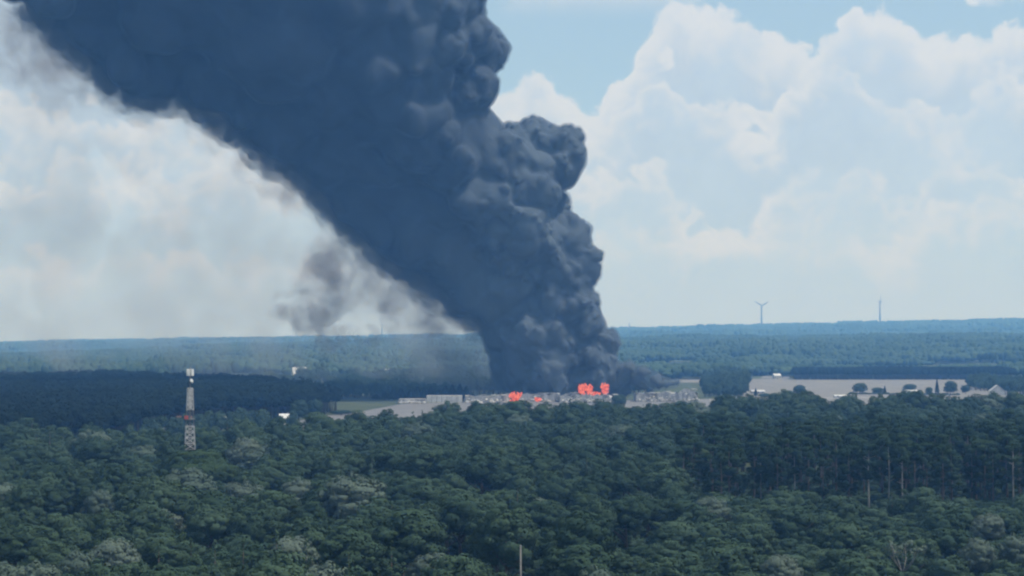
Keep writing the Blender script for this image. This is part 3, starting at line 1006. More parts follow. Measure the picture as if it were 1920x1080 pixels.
# ------------------------------------------------------------------ telecom mast
def telecom_mast():
    D = 645.0
    x = (357 - 960) / F * D
    root = empty('telecom_mast', (x, D, 0), 0.25)
    tag(root, 'tall slim lattice telecom mast with white bands and antennas above the wood', 'mast')
    def half(z):                                     # half width of the lattice at height z
        return np.interp(z, [0, 24, 37], [2.1, 1.35, .80])
    def section(z0, z1, bay, r, mat, name='lattice_section'):
        mb = MB()
        zs = np.linspace(z0, z1, max(2, int(round((z1 - z0) / bay)) + 1))
        cs = [(-1, -1), (1, -1), (1, 1), (-1, 1)]
        for sx, sy in cs:
            mb.tube([(sx * half(z0), sy * half(z0), z0), (sx * half(z1), sy * half(z1), z1)], r * 1.5, 6)
        for a, b in zip(zs[:-1], zs[1:]):
            for i in range(4):
                p, q = cs[i], cs[(i + 1) % 4]
                ha, hb = half(a), half(b)
                mb.tube([(p[0] * ha, p[1] * ha, a), (q[0] * hb, q[1] * hb, b)], r, 4)
                mb.tube([(q[0] * ha, q[1] * ha, a), (p[0] * hb, p[1] * hb, b)], r, 4)
                mb.tube([(p[0] * hb, p[1] * hb, b), (q[0] * hb, q[1] * hb, b)], r, 4)
        return mb.build(name, mat, root)
    section(0, 16.2, 2.7, .09, M['steel'])
    tag(section(16.2, 24.0, 1.95, .10, M['mast_white']), 'white painted lattice section')
    section(24.0, 29.3, 2.6, .045, M['steel'])
    section(29.3, 36.8, 1.9, .11, M['mast_white'])
    # cable tray and ladder in the lattice
    mb = MB()
    mb.box((-.28, -.10, 0.2), (.28, .02, 36.5))
    mb.build('cable_tray', M['steel'], root)
    # long white radome panels round the upper section
    for a in (0, 1, 2, 3):
        mb = MB()
        mb.box((-.58, -.07, 29.6), (.58, .07, 36.5))
        o = mb.build('radome_panel', M['mast_white'], root)
        o.rotation_euler = (0, 0, a * math.pi / 2)
        o.location = (1.02 * math.sin(a * math.pi / 2), -1.02 * math.cos(a * math.pi / 2), 0)
    mb = MB(); mb.tube([(0, 0, 36.4), (0, 0, 43.6)], [.34, .26], 10)
    mb.build('top_pole', M['steel'], root, smooth=True)
    mb = MB(); mb.tube([(0, 0, 43.6), (0, 0, 45.0)], [.05, .02], 6)
    mb.build('lightning_rod', M['steel'], root)
    mb = MB()
    for a in range(12):
        t0, t1 = a * math.pi / 6, (a + 1) * math.pi / 6
        mb.tube([(0.95 * math.cos(t0), 0.95 * math.sin(t0), 40.9), (0.95 * math.cos(t1), 0.95 * math.sin(t1), 40.9)], .07, 4)
        if a % 3 == 0:
            mb.tube([(0, 0, 40.9), (0.95 * math.cos(t0), 0.95 * math.sin(t0), 40.9)], .07, 4)
    mb.build('antenna_ring', M['steel'], root)
    for i in range(6):
        a = i * math.pi / 3 + .2
        mb = MB(); mb.box((-.24, -.12, -1.15), (.24, .12, 1.15))
        o = mb.build('panel_antenna', M['white_paint'], root)
        o.location = (1.08 * math.cos(a), 1.08 * math.sin(a), 42.1)
        o.rotation_euler = (0, 0, a + math.pi / 2)
    for z, a in ((39.4, -1.1), (38.9, .4)):
        mb = MB()
        c = np.array([math.cos(a), math.sin(a), 0])
        mb.tube([c * .3 + (0, 0, z), c * .75 + (0, 0, z)], [.10, .55], 14)
        mb.tube([c * .75 + (0, 0, z), c * .95 + (0, 0, z)], [.56, .54], 14)
        mb.build('dish_antenna', M['white_paint'], root, smooth=False)
    mb = MB(); mb.box((-1.7, -1.7, 26.2), (1.7, 1.7, 26.4))
    pl = mb.build('service_platform', M['steel'], root)
    mb = MB(); mb.box((-2.0, -1.95, 26.4), (-.7, -1.72, 27.6))
    tag(mb.build('equipment_box', M['mast_red'], root), 'red equipment box on the platform')
telecom_mast()

# thin pale pole standing in a gap of the wood
root = empty('pole', ((976 - 960) / F * pole_d, pole_d, 0))
tag(root, 'thin pale wooden pole rising from a dark gap in the wood', 'pole')
top = CAM_Z - (1022 - EYE) / F * pole_d
mb = MB(); mb.tube([(0, 0, -.3), (.05, 0, top * .5), (0, 0, top)], [.20, .17, .14], 8); mb.build('shaft', M['wood'], root, smooth=True)
mb = MB(); mb.tube([(0, 0, top), (0, 0, top + .12)], [.18, .10], 8); mb.build('cap', M['steel'], root)

# ------------------------------------------------------------------ wind turbines and far towers
def turbine(px, hub_row, D, yaw, spin, label, blade):
    x = (px - 960) / F * D
    z0 = float(terrain(x, D))
    hub = at(px, hub_row, D)[2] - z0
    root = empty('wind_turbine', (x, D, z0), yaw)
    tag(root, label, 'wind turbine', 'wind turbines on the horizon')
    mb = MB(); mb.tube([(0, 0, -1), (0, 0, hub * .5), (0, 0, hub - 1.5)], [5.4, 4.6, 3.6], 16); mb.build('tower', M['turbine'], root, smooth=True)
    mb = MB(); mb.box((-2.1, -3.5, hub - 2), (2.1, 9.5, hub + 2.2)); mb.build('nacelle', M['turbine'], root)
    mb = MB(); mb.tube([(0, -3.5, hub), (0, -6.2, hub), (0, -7.4, hub)], [2.1, 1.9, .4], 12); mb.build('hub', M['turbine'], root, smooth=True)
    for i in range(3):
        a = spin + i * 2 * math.pi / 3
        u = np.array([math.sin(a), 0, math.cos(a)]); w = np.array([math.cos(a), 0, -math.sin(a)])
        V = []
        for t, ch in ((0, 2.2), (.12, 3.6), (.3, 4.2), (.6, 3.2), (.9, 2.2), (1, .8)):
            c = u * (1.5 + blade * t) + np.array([0, -5, hub])
            for s, q in ((-.7, 0), (0, .8), (1.0, 0), (0, -.8)):
                V.append(c + w * ch * s + np.array([0, q * ch * .45, 0]))
        q = []
        for k in range(5):
            for j in range(4):
                q.append([k * 4 + j, k * 4 + (j + 1) % 4, k * 4 + 4 + (j + 1) % 4, k * 4 + 4 + j])
        q += [[3, 2, 1, 0], [20, 21, 22, 23]]
        mb = MB(); mb.add(V, q); mb.build('blade', M['turbine'], root)
    return root
turbine(1428, 573, 9500, .15, math.pi, 'white wind turbine with its rotor facing the burning works on the far hills', 40)
turbine(1650, 565, 9500, 1.45, .35, 'white wind turbine with its rotor turned edge-on, blades hardly showing', 36)

def far_mast(px, row, D, label):
    x = (px - 960) / F * D
    z0 = float(terrain(x, D)); h = at(px, row, D)[2] - z0
    root = empty('radio_mast', (x, D, z0)); tag(root, label, 'mast')
    mb = MB(); mb.tube([(0, 0, -1), (0, 0, h * .6), (0, 0, h * .96)], [4.0, 2.6, 1.6], 8); mb.build('shaft', M['steel'], root, smooth=True)
    mb = MB(); mb.tube([(0, 0, h * .70), (0, 0, h * .74)], [4.6, 4.6], 10); mb.build('antenna_deck', M['steel'], root)
    mb = MB(); mb.tube([(0, 0, h * .96), (0, 0, h)], [.7, .3], 6); mb.build('antenna', M['steel'], root)
far_mast(1180, 604, 9300, 'faint slim mast on the far hills just beside the smoke column')
far_mast(716, 606, 9300, 'faint slim mast on the horizon under the slanting smoke')

# ------------------------------------------------------------------ buildings
def gable_house(name, px, D, w, dp, eave, ridge, rz, wall, roof, label, cat='house', chimney=True, roof_along='x'):
    x = (px - 960) / F * D
    root = empty(name, (x, D, float(terrain(x, D))), rz)
    tag(root, label, cat)
    mb = MB()
    mb.box((-w / 2, -dp / 2, -.2), (w / 2, dp / 2, eave))
    # gables
    mb.add([[-w / 2, -dp / 2, eave], [-w / 2, dp / 2, eave], [-w / 2, 0, ridge - .05], [w / 2, -dp / 2, eave], [w / 2, dp / 2, eave], [w / 2, 0, ridge - .05]], [], [[0, 2, 1], [3, 4, 5]])
    mb.build('wall', wall, root)
    rf = MB()
    o = .35; th = .18
    for s in (-1, 1):
        a = [-w / 2 - o, s * (dp / 2 + o), eave - o * (ridge - eave) / (dp / 2)]
        b = [w / 2 + o, a[1], a[2]]
        c_ = [w / 2 + o, 0, ridge]; d_ = [-w / 2 - o, 0, ridge]
        v = np.array([a, b, c_, d_])
        v = np.concatenate([v, v + [0, 0, th]])
        rf.add(v, [[0, 1, 2, 3], [4, 5, 6, 7], [0, 1, 5, 4], [1, 2, 6, 5], [3, 0, 4, 7]])
    ro = rf.build('roof', roof, root)
    if chimney:
        mb = MB(); mb.box((w * .2, -.35, ridge - .6), (w * .2 + .6, .3, ridge + .9)); mb.build('chimney', M['wall_grey'], ro)
    mb = MB(); mb.box((-.5, -dp / 2 - .06, 0), (.5, -dp / 2 - .004, 2.1)); mb.build('door', M['door'], root)
    for k in (-.33, .33):
        mb = MB(); mb.box((w * k - .6, -dp / 2 - .05, 1.0), (w * k + .6, -dp / 2 - .004, 2.2)); wn = mb.build('window', M['glass'], root)
        mb = MB(); mb.box((w * k - .7, -dp / 2 - .16, .88), (w * k + .7, -dp / 2 - .004, .98)); mb.build('sill', M['wall_white'], wn)
    return root
gable_house('cottage', 535, 1206, 7.0, 7.5, 3.2, 5.6, .25, M['wall_grey'], M['roof_white'], 'small cottage with a bright white roof at the end of the pale yard')
gable_house('cottage', 416, 1170, 6.0, 6.5, 3.0, 5.4, -.2, M['wall_white'], M['roof_white'], 'tiny pale house half hidden among trees next to the telecom mast')
gable_house('cottage', 346, 1150, 8.5, 7.5, 3.4, 6.4, .1, M['wall_white'], M['roof_red'], 'red-roofed house among trees behind the telecom mast')
gable_house('cottage', 462, 1130, 7.0, 6.5, 3.2, 5.4, .9, M['wall_grey'], M['roof_grey'], 'grey-roofed house among the garden trees near the white-roofed cottage')
gable_house('cottage', 488, 1140, 6.0, 6.5, 3.2, 5.2, .3, M['wall_white'], M['roof_grey'], 'white-walled house with grey roof close to the white-roofed cottage')
gable_house('farmhouse', 1708, 1800, 11, 7, 2.6, 4.2, .0, M['wall_white'], M['roof_grey'], 'low white farm building under a tree on the stubble field')
gable_house('barn', 1868, 1770, 9, 13, 4.5, 9.5, 1.5, M['roof_grey'], M['roof_grey'], 'pale gabled barn between the farm trees beside the stubble field', 'barn', False)
gable_house('barn', 1420, 1830, 13, 6, 2.0, 3.4, .1, M['wall_grey'], M['roof_grey'], 'low grey shed beside bushes on the corner of the stubble field', 'shed', False)
gable_house('barn', 1580, 1700, 16, 6, 1.6, 2.6, .05, M['wall_white'], M['roof_white'], 'long low white shed on the farm track', 'shed', False)
gable_house('farmhouse', 270, 2820, 22, 12, 6, 17, .2, M['wall_white'], M['roof_white'], 'far white house in the wooded country behind the mast')
gable_house('farmhouse', 738, 2300, 20, 10, 6, 15.5, .1, M['wall_white'], M['roof_white'], 'far pale house among copses behind the yard')
gable_house('farmhouse', 562, 2350, 18, 10, 8, 17, .4, M['wall_white'], M['roof_grey'], 'far pale house beside the distant stubble strip')
gable_house('farmhouse', 1456, 2480, 9, 8, 4, 6.5, .2, M['wall_white'], M['roof_white'], 'far white house behind the top edge of the stubble field')

def clad_hall(name, px0, px1, D, depth, h, label, roof, wall, panel=5.0, broken=0.0, seed=1, low=0.3, peak=None):
    """industrial hall: wall panels one by one, columns, roof sheets; BROKEN of the pieces are torn, sunk or missing"""
    r = np.random.default_rng(seed)
    x0, x1 = (px0 - 960) / F * D, (px1 - 960) / F * D
    W = x1 - x0
    root = empty(name, (x0, D, 0))
    tag(root, label, 'hall')
    n = max(2, int(round(W / panel)))
    pw = W / n
    hs = []
    cor = h * (1 - broken * .5 * r.random(n + 1))       # torn upper edge, panel meeting panel
    for i in range(n):
        hh = h
        if r.random() < broken:
            hh = h * r.uniform(low, .95)
        if peak is not None:
            hh = h * peak((i + .5) / n)
            cor[i] = h * peak(i / n) * (1 - .15 * r.random()); cor[i + 1] = h * peak((i + 1) / n) * (1 - .15 * r.random())
        hs.append(hh)
        for y, nm in ((0, 'wall_panel'), (depth, 'wall_panel')):
            top_a, top_b = cor[i], cor[i + 1]
            if r.random() < broken * .25: top_b *= .55
            a, b = i * pw + .04, (i + 1) * pw - .04
            v = [[a, y - .1, -.1], [b, y - .1, -.1], [b, y + .1, -.1], [a, y + .1, -.1], [a, y - .1, top_a], [b, y - .1, top_b], [b, y + .1, top_b], [a, y + .1, top_a]]
            mb = MB(); mb.add(v, [[0,3,2,1],[4,5,6,7],[0,1,5,4],[1,2,6,5],[2,3,7,6],[3,0,4,7]])
            w_ = wall
            if broken and r.random() < .3: w_ = M['burnt']
            elif broken and r.random() < .4: w_ = M['wall_grey']
            mb.build(nm, w_, root)
        mb = MB(); mb.box((i * pw - .14, -.32, -.1), (i * pw + .14, -.11, max(hh, h * .7) + .1)); mb.build('column', M['steel'], root)
    for sx in (0, W):
        mb = MB(); mb.box((sx - .1, .12, -.1), (sx + .1, depth - .12, hs[0 if sx == 0 else -1] * .96)); mb.build('end_wall', wall, root)
    m = 3
    for i in range(n):
        for j in range(m):
            if r.random() < broken * .45:
                continue
            tilt = (r.uniform(-.35, .35), r.uniform(-.45, .45)) if r.random() < broken else (0, 0)
            zc = max(cor[i], cor[i + 1]) + .15 if tilt == (0, 0) else min(cor[i], cor[i + 1]) * r.uniform(.55, .95)
            dpt = depth / m
            mb = MB()
            mb.box((-pw / 2 - .05, -dpt / 2 - .05, -.06), (pw / 2 + .05, dpt / 2 + .05, .06), rotx(tilt[0]) @ roty(tilt[1]), ((i + .5) * pw, (j + .5) * dpt, zc + .012 * ((i + j) % 2)))
            rm = (roof if r.random() > .4 else M['roof_grey']) if r.random() > broken * .4 else M['burnt']
            mb.build('roof_sheet', rm, root)
    if broken:
        for i in range(n):
            if r.random() < .65:
                mb = MB()
                y = depth * r.uniform(.05, .6); z = hs[i]
                mb.tube([(i * pw + r.uniform(-1, 1), y, z * r.uniform(.2, .8)), ((i + r.uniform(.6, 1.6)) * pw, y + r.uniform(-2, 2), z * r.uniform(.7, 1.3))], .16, 4)
                mb.build('rafter', M['wall_white'], root)
        mb = MB()
        for k in range(int(n * 44)):
            s = r.uniform(.3, 1.3)
            p = (r.uniform(0, W), r.uniform(-6, depth), s * .3 + abs(r.normal() * h * .22))
            mb.box((-s, -s * .6, -s * .4), (s, s * .6, s * .4), rotz(r.uniform(0, 3)) @ rotx(r.uniform(-.8, .8)), p)
        tag(mb.build('rubble', M['rubble'], root), kind='stuff')
    return root
clad_hall('storage_hall', 800, 866, 1580, 12, 5.4, 'long low hall with an intact white front at the left end of the works'.replace('at the left end of the works', 'before the dark spruces'), M['roof_white'], M['wall_white'], 4.1)
clad_hall('storage_hall', 748, 798, 1560, 12, 3.4, 'low grey hall beside the white-fronted hall before the spruces', M['roof_grey'], M['wall_grey'], 4.0, .1, 5)
clad_hall('ruined_hall', 872, 950, 1575, 20, 6.0, 'low grey wrecked hall under the smallest leaning flame', M['roof_grey'], M['wall_grey'], 4.2, .55, 2)
clad_hall('ruined_hall', 948, 1050, 1600, 22, 7.2, 'burnt-out middle hall with a torn roof beneath the dark smoke', M['roof_grey'], M['wall_grey'], 4.4, .75, 3)
clad_hall('ruined_hall', 1050, 1160, 1575, 24, 7.6, 'wrecked hall with tall flames rising behind its broken front', M['roof_grey'], M['wall_grey'], 4.4, .7, 4)
clad_hall('ruined_hall', 1192, 1308, 1600, 30, 8.6, 'pale collapsed hall with a jagged white peak beside the field copse', M['ruin_pale'], M['ruin_pale'], 4.3, .7, 9,
          peak=lambda t: float(np.interp(t, [0, .08, .3, .5, .62, .72, .80, .86, .93, 1], [.75, .92, .78, .95, .82, .95, 1.0, 1.5, 1.15, .55])))

# ------------------------------------------------------------------ single trees of the plain
def plain_tree(kind, c, base_row, w_px, h_px, label, name='field_tree', group=None):
    g = on_ground(c, base_row)
    s = g[1] / F
    Hh, Ww = h_px * s, w_px * s
    base = VAR[kind][0][3]
    rad = {'mid': 5.2, 'conifer': 3.4, 'bushy': 4.7}[kind]
    if kind == 'bushy': base = 12
    return place_tree(name, kind, int(rng.integers(0, 9)), tuple(g), (Ww / 2 / rad, Ww / 2 / rad, Hh / base), rng.uniform(0, 6.28), label, group)
plain_tree('bushy', 1500, 743, 26, 22, 'round dark tree standing alone on the stubble field beside the low bush')
plain_tree('bushy', 1480, 744, 18, 12, 'low dark bush next to the round tree on the stubble field', 'bush')
plain_tree('conifer', 1417, 744, 10, 16, 'small pointed tree by the grey shed on the stubble field')
plain_tree('bushy', 1434, 746, 24, 9, 'flat dark bush before the grey shed on the stubble field', 'bush')
plain_tree('bushy', 1458, 746, 16, 7, 'small flat bush between the shed and the round field tree', 'bush')
plain_tree('bushy', 1612, 739, 28, 22, 'broad round tree at the start of the field hedge')
plain_tree('bushy', 1646, 739, 24, 13, 'low spreading tree in the middle of the field hedge')
plain_tree('conifer', 1659, 739, 9, 16, 'narrow tree poking above the field hedge')
plain_tree('bushy', 1706, 738, 26, 19, 'round tree over the low white farm building')
plain_tree('bushy', 1742, 741, 14, 16, 'small tree beside the tall conical one at the hedge end')
plain_tree('conifer', 1757, 741, 12, 30, 'tall conical tree at the end of the field hedge')
plain_tree('bushy', 1782, 741, 26, 28, 'tall leafy tree beside the conical one at the hedge end')
plain_tree('bushy', 1810, 739, 18, 18, 'tree between the hedge end and the farm clump')
SPR = 'dark spruce in the row behind the white-fronted hall'
for c, t in ((705, 738), (722, 734), (738, 730), (752, 728), (768, 730), (782, 725), (796, 727), (808, 725), (822, 731), (835, 723), (848, 721), (862, 720), (874, 724), (886, 738)):
    g = on_ground(c, 755 - (c < 760) * 2)
    plain_tree('conifer', c, 749.5, 26, 749.5 - t, SPR, 'spruce', 'spruces behind the white-fronted hall')
for i, (c, b, w, h, lb) in enumerate(((560, 788, 34, 40, 'large lit green tree at the bend of the pale yard'), (590, 783, 30, 36, 'dark rounded tree next to the lit tree at the yard bend'),
        (490, 800, 34, 34, 'rounded tree between the cottages and the lit tree'), (455, 797, 30, 24, 'small rounded tree by the grey-roofed house'), (640, 778, 40, 9, 'low green hedge mound on the edge of the pale yard'), (1160, 765, 30, 26, 'tree rising in the gap between the two wrecked halls'))):
    plain_tree('bushy', c, b, w, h, lb)
# field hedge
g0, g1 = on_ground(1592, 739), on_ground(1800, 741)
hp, hn = [], []
r_ = np.random.default_rng(5)
for i in range(2600):
    t = r_.random()
    p = g0 + (g1 - g0) * t + np.array([0, r_.normal() * .6, 0])
    p[2] = r_.uniform(.1, 1.5 + .4 * math.sin(t * 60))
    hp.append(p); hn.append(r_.normal(size=3) * .6 + np.array([0, -.4, .8]))
hn = np.array(hn); hn /= np.linalg.norm(hn, axis=1, keepdims=True)
v, f, nv = leaf_quads(r_, np.array(hp), hn, .8)
tag(ob('hedge', mesh_np('hedge', v, f, M['leaf'], normals=nv)), 'long low dark hedge crossing the stubble field', 'hedge')

# ------------------------------------------------------------------ smoke
def blob_mesh(name, pts, rad, voxel, mat, shrink=0.0, noise=None, parent=None, smooth=True, relax=None):
    """skin over a union of balls, taken once from a points-to-volume-to-mesh node chain"""
    pts = np.asarray(pts, np.float32); rad = np.asarray(rad, np.float32)
    rad = rad - np.minimum(shrink, rad * .38)
    k = rad > voxel * 1.2
    pts, rad = pts[k], rad[k]
    me = bpy.data.meshes.new('balls')
    me.vertices.add(len(pts)); me.vertices.foreach_set('co', pts.ravel())
    a = me.attributes.new('rad', 'FLOAT', 'POINT'); a.data.foreach_set('value', rad)
    tmp = ob('balls', me)
    ng = bpy.data.node_groups.new('skin_balls', 'GeometryNodeTree')
    ng.interface.new_socket('Geometry', in_out='INPUT', socket_type='NodeSocketGeometry')
    ng.interface.new_socket('Geometry', in_out='OUTPUT', socket_type='NodeSocketGeometry')
    gi = ng.nodes.new('NodeGroupInput'); go = ng.nodes.new('NodeGroupOutput')
    mp = ng.nodes.new('GeometryNodeMeshToPoints')
    pv = ng.nodes.new('GeometryNodePointsToVolume')
    vm = ng.nodes.new('GeometryNodeVolumeToMesh')
    na = ng.nodes.new('GeometryNodeInputNamedAttribute'); na.data_type = 'FLOAT'; na.inputs['Name'].default_value = 'rad'
    pv.resolution_mode = 'VOXEL_SIZE'
    pv.inputs['Voxel Size'].default_value = voxel
    pv.inputs['Density'].default_value = 1.0
    vm.resolution_mode = 'GRID'
    vm.inputs['Threshold'].default_value = 0.1
    L = ng.links.new
    L(gi.outputs[0], mp.inputs[0]); L(na.outputs['Attribute'], mp.inputs['Radius'])
    L(mp.outputs[0], pv.inputs[0]); L(na.outputs['Attribute'], pv.inputs['Radius'])
    L(pv.outputs[0], vm.inputs[0]); L(vm.outputs[0], go.inputs[0])
    md = tmp.modifiers.new('skin', 'NODES'); md.node_group = ng
    dg = bpy.context.evaluated_depsgraph_get()
    dg.update()
    res = bpy.data.meshes.new_from_object(tmp.evaluated_get(dg))
    bpy.data.objects.remove(tmp)
    bpy.data.node_groups.remove(ng)
    res.name = name
    if relax is not None:                            # even out the old, downwind smoke; the young billows stay crisp
        n_ = len(res.vertices)
        co = np.empty(n_ * 3, np.float32); res.vertices.foreach_get('co', co)
        co = co.reshape(-1, 3).astype(float)
        ed = np.empty(len(res.edges) * 2, np.int32); res.edges.foreach_get('vertices', ed)
        a_, b_ = ed.reshape(-1, 2).T
        deg = np.bincount(a_, minlength=n_) + np.bincount(b_, minlength=n_) + 1e-6
        w_ = relax(co)[:, None] * .9
        for it in range(40):
            av = np.stack([np.bincount(a_, co[b_, k], n_) + np.bincount(b_, co[a_, k], n_) for k in range(3)], -1) / deg[:, None]
            co = co + (av - co) * w_
        res.vertices.foreach_set('co', co.astype(np.float32).ravel())
        res.update()
    if noise is not None:                            # turbulent distortion, so that no ball shows as a ball
        from mathutils import noise as mn
        co = np.empty(len(res.vertices) * 3, np.float32)
        res.vertices.foreach_get('co', co)
        co = co.reshape(-1, 3)
        add = np.zeros_like(co)
        for i, p_ in enumerate(co.tolist()):
            w = Vector(p_)
            add[i] = mn.noise_vector(w / 26.0) * noise[0] + mn.noise_vector(w / 9.0) * noise[1]
        res.vertices.foreach_set('co', (co + add).ravel())
        res.update()
    res.materials.clear()
    res.materials.append(mat)
    if smooth:
        res.polygons.foreach_set('use_smooth', np.ones(len(res.polygons), bool))
    return ob(name, res, parent)

SMD = 1650.0
def spt(px, py, dy=0.0):
    return at(px, py, SMD + dy)
SK = SMD / F
# main billows: photo column, row, radius in photo pixels, depth offset in metres
BIG = [(1055, 722, 52, 0), (1000, 715, 45, 5), (1115, 706, 50, 0), (1150, 715, 34, 5), (955, 697, 42, 20), (1035, 672, 95, 15), (1112, 660, 55, 0), (965, 655, 58, 20),
       (1015, 618, 100, 15), (1090, 612, 50, -5), (975, 578, 82, 20), (1045, 560, 72, 0), (1075, 545, 48, -10), (940, 520, 105, 20), (1030, 480, 85, 5), (1075, 500, 50, -5),
       (860, 455, 108, 20), (960, 420, 105, 0), (1030, 420, 48, 10), (800, 375, 120, 25), (890, 340, 120, 0), (980, 345, 78, -10), (1045, 300, 62, 0), (1010, 275, 58, 5), (960, 300, 60, -20),
       (720, 300, 120, 25), (830, 260, 118, -10), (640, 235, 120, 30), (760, 175, 135, 0), (860, 160, 78, -15), (885, 90, 64, 0), (862, 25, 54, 5),
       (540, 170, 120, 30), (660, 100, 150, 5), (780, 60, 120, -10), (430, 110, 112, 30), (330, 70, 108, 35), (500, 40, 150, 10), (240, 35, 92, 40), (350, -40, 150, 25), (160, -30, 100, 45),
       (620, -40, 160, 10), (790, -60, 130, 0), (850, -60, 80, 0), (60, -120, 140, 50), (200, -150, 160, 35), (450, -160, 180, 15), (680, -170, 150, 0),
       (-100, -220, 190, 60), (-330, -330, 230, 75), (-600, -430, 260, 90), (-900, -520, 280, 100), (120, -330, 200, 40), (-200, -440, 220, 60)]
srng = np.random.default_rng(21)
def fractal(big, n1=18, n2=8, detail=lambda px, py: 1.0, lean=1.0):
    pts, rad = [], []
    for px_, py_, r, dy in big:
        dy = dy - np.interp(py_, [-100, 200, 520], [230, 110, 0]) * np.interp(px_, [100, 500, 950], [1, .7, .2]) * lean
        c = spt(px_, py_, dy); R = r * (SMD + dy) / F
        pts.append(c); rad.append(R * .90)
        if px_ < -80 or py_ < -200:
            continue
        dt = detail(px_, py_)
        for i in range(n1):
            dv = sphere_dirs(srng, 1)[0]
            if dv[1] > .35: dv[1] *= -1              # the side towards the open land is the one worked out
            r1 = R * srng.uniform(.26, .50)
            c1 = c + dv * (R * .98 - r1 * srng.uniform(.55, .85))
            pts.append(c1); rad.append(r1)
            for j in range(int(n2 * dt)):
                d2 = dv * .7 + sphere_dirs(srng, 1)[0]
                d2 /= np.linalg.norm(d2)
                r2 = r1 * srng.uniform(.26, .50)
                c2 = c1 + d2 * (r1 * 1.0 - r2 * srng.uniform(.2, .6))
                pts.append(c2); rad.append(r2)
                if dt > .9 and r2 > 4.2:
                    for k in range(4):
                        d3 = d2 * .8 + sphere_dirs(srng, 1)[0]; d3 /= np.linalg.norm(d3)
                        r3 = r2 * srng.uniform(.3, .45)
                        pts.append(c2 + d3 * (r2 - r3 * .4)); rad.append(r3)
    return np.array(pts), np.array(rad)
def det(px_, py_):
    # crisp boiling billows on the windward flank and in the young column, smooth body downwind
    edge = np.interp(py_, [0, 200, 400, 700], [860, 900, 1000, 1020])
    return float(np.clip(1.1 - (edge - px_) / 260, 0.0, 1.0))
bp, br = fractal(BIG, detail=det)
SMALL = [(1185, 690, 16, -8), (1205, 698, 15, -5), (1225, 708, 15, -3), (1240, 712, 13, 0), (1254, 715, 12, 0), (1264, 718, 12, 0), (1273, 721, 10, 1), (1232, 716, 13, 2), (1248, 719, 11, 2), (1170, 700, 24, -4), (1195, 715, 20, 0), (1160, 730, 24, 4), (1215, 728, 12, 4),
         (1025, 700, 27, -28), (1010, 715, 25, -26), (1045, 718, 22, -26), (985, 735, 20, -14), (1075, 735, 16, -8)]
sp, sr = fractal(SMALL, 18, 6, lambda a, b: 1.0)

def soot(name, old, lit_flank):
    """dark smoke with light put into its colour: paler lit right flank, darker shaded left body"""
    m = bpy.data.materials.new(name)
    m.use_nodes = True
    t = m.node_tree; g = NT(t)
    b = t.nodes['Principled BSDF']
    tc = nd(t, 'ShaderNodeTexCoord')
    n = g.noise(tc.outputs['Object'], .012, 4, .55)
    sp_ = nd(t, 'ShaderNodeSeparateXYZ'); t.links.new(tc.outputs['Object'], sp_.inputs[0])
    flank_light = g.smooth(g.math('ADD', sp_.outputs[0], g.math('MULTIPLY', g.math('SUBTRACT', n, .5), 160)), -95, 25)  # light and shade across the plume painted into the smoke colour
    col = g.mix(flank_light, tuple(old) + (1,), tuple(lit_flank) + (1,))
    t.links.new(g.mix(g.smooth(n, .35, .65, .35, 0.0), col, (.02, .026, .035, 1)), b.inputs['Base Color'])
    b.inputs['Roughness'].default_value = 1.0
    b.inputs['Specular IOR Level'].default_value = 0.0
    return m
# the downwind underside is filled out along its run, so that it does not end in scallops
UNDER = [(905, 612), (850, 572), (780, 520), (700, 478), (650, 425), (610, 385), (565, 335), (505, 300), (430, 245), (340, 190), (240, 185), (180, 140), (120, 85), (50, 15)]
up, ur = [], []
for (a, b), (c_, d_) in zip(UNDER[:-1], UNDER[1:]):
    t_ = np.array([c_ - a, d_ - b], float); L_ = np.linalg.norm(t_); t_ /= L_
    nrm = np.array([-t_[1], t_[0]])
    if nrm[1] > 0: nrm = -nrm
    for k in range(int(L_ / 7)):
        r = srng.uniform(10, 42); q = srng.random()
        cx, cy_ = np.array([a, b]) + t_ * L_ * q + nrm * (r * srng.uniform(.75, 1.15) + 3)
        dy = srng.uniform(-20, 30) - np.interp(cy_, [-100, 200, 520], [230, 110, 0]) * np.interp(cx, [100, 500, 950], [1, .7, .2])
        up.append(spt(cx, cy_, dy)); ur.append(r * (SMD + dy) / F)
bp = np.concatenate([bp, up]); br = np.concatenate([br, ur])
def old_smoke(co):
    c = col_of(co[:, 0], co[:, 1]); r = EYE - (co[:, 2] - CAM_Z) / co[:, 1] * F
    edge = np.interp(r, [0, 150, 300, 450, 620], [760, 780, 800, 880, 940])
    return sstep(60, -160, c - edge) * .97 + .03
core = blob_mesh('smoke_plume', np.concatenate([bp, sp]), np.concatenate([br, sr]), 1.7, soot('soot', (.058, .074, .100), (.115, .145, .175)), shrink=2.0, noise=(5.0, 0.7), relax=old_smoke)
tag(core, 'huge dark smoke plume boiling up from the burning halls and drifting aside', 'smoke', kind='stuff')
SMOKE_V = volume_mat('dense_smoke', .10, (.20, .25, .33), 0.2, (0, 0, 0))
blob_mesh('fringe', np.concatenate([bp, sp]), np.concatenate([br, sr]), 1.7, SMOKE_V, parent=core, noise=(5.0, 0.7), relax=old_smoke)

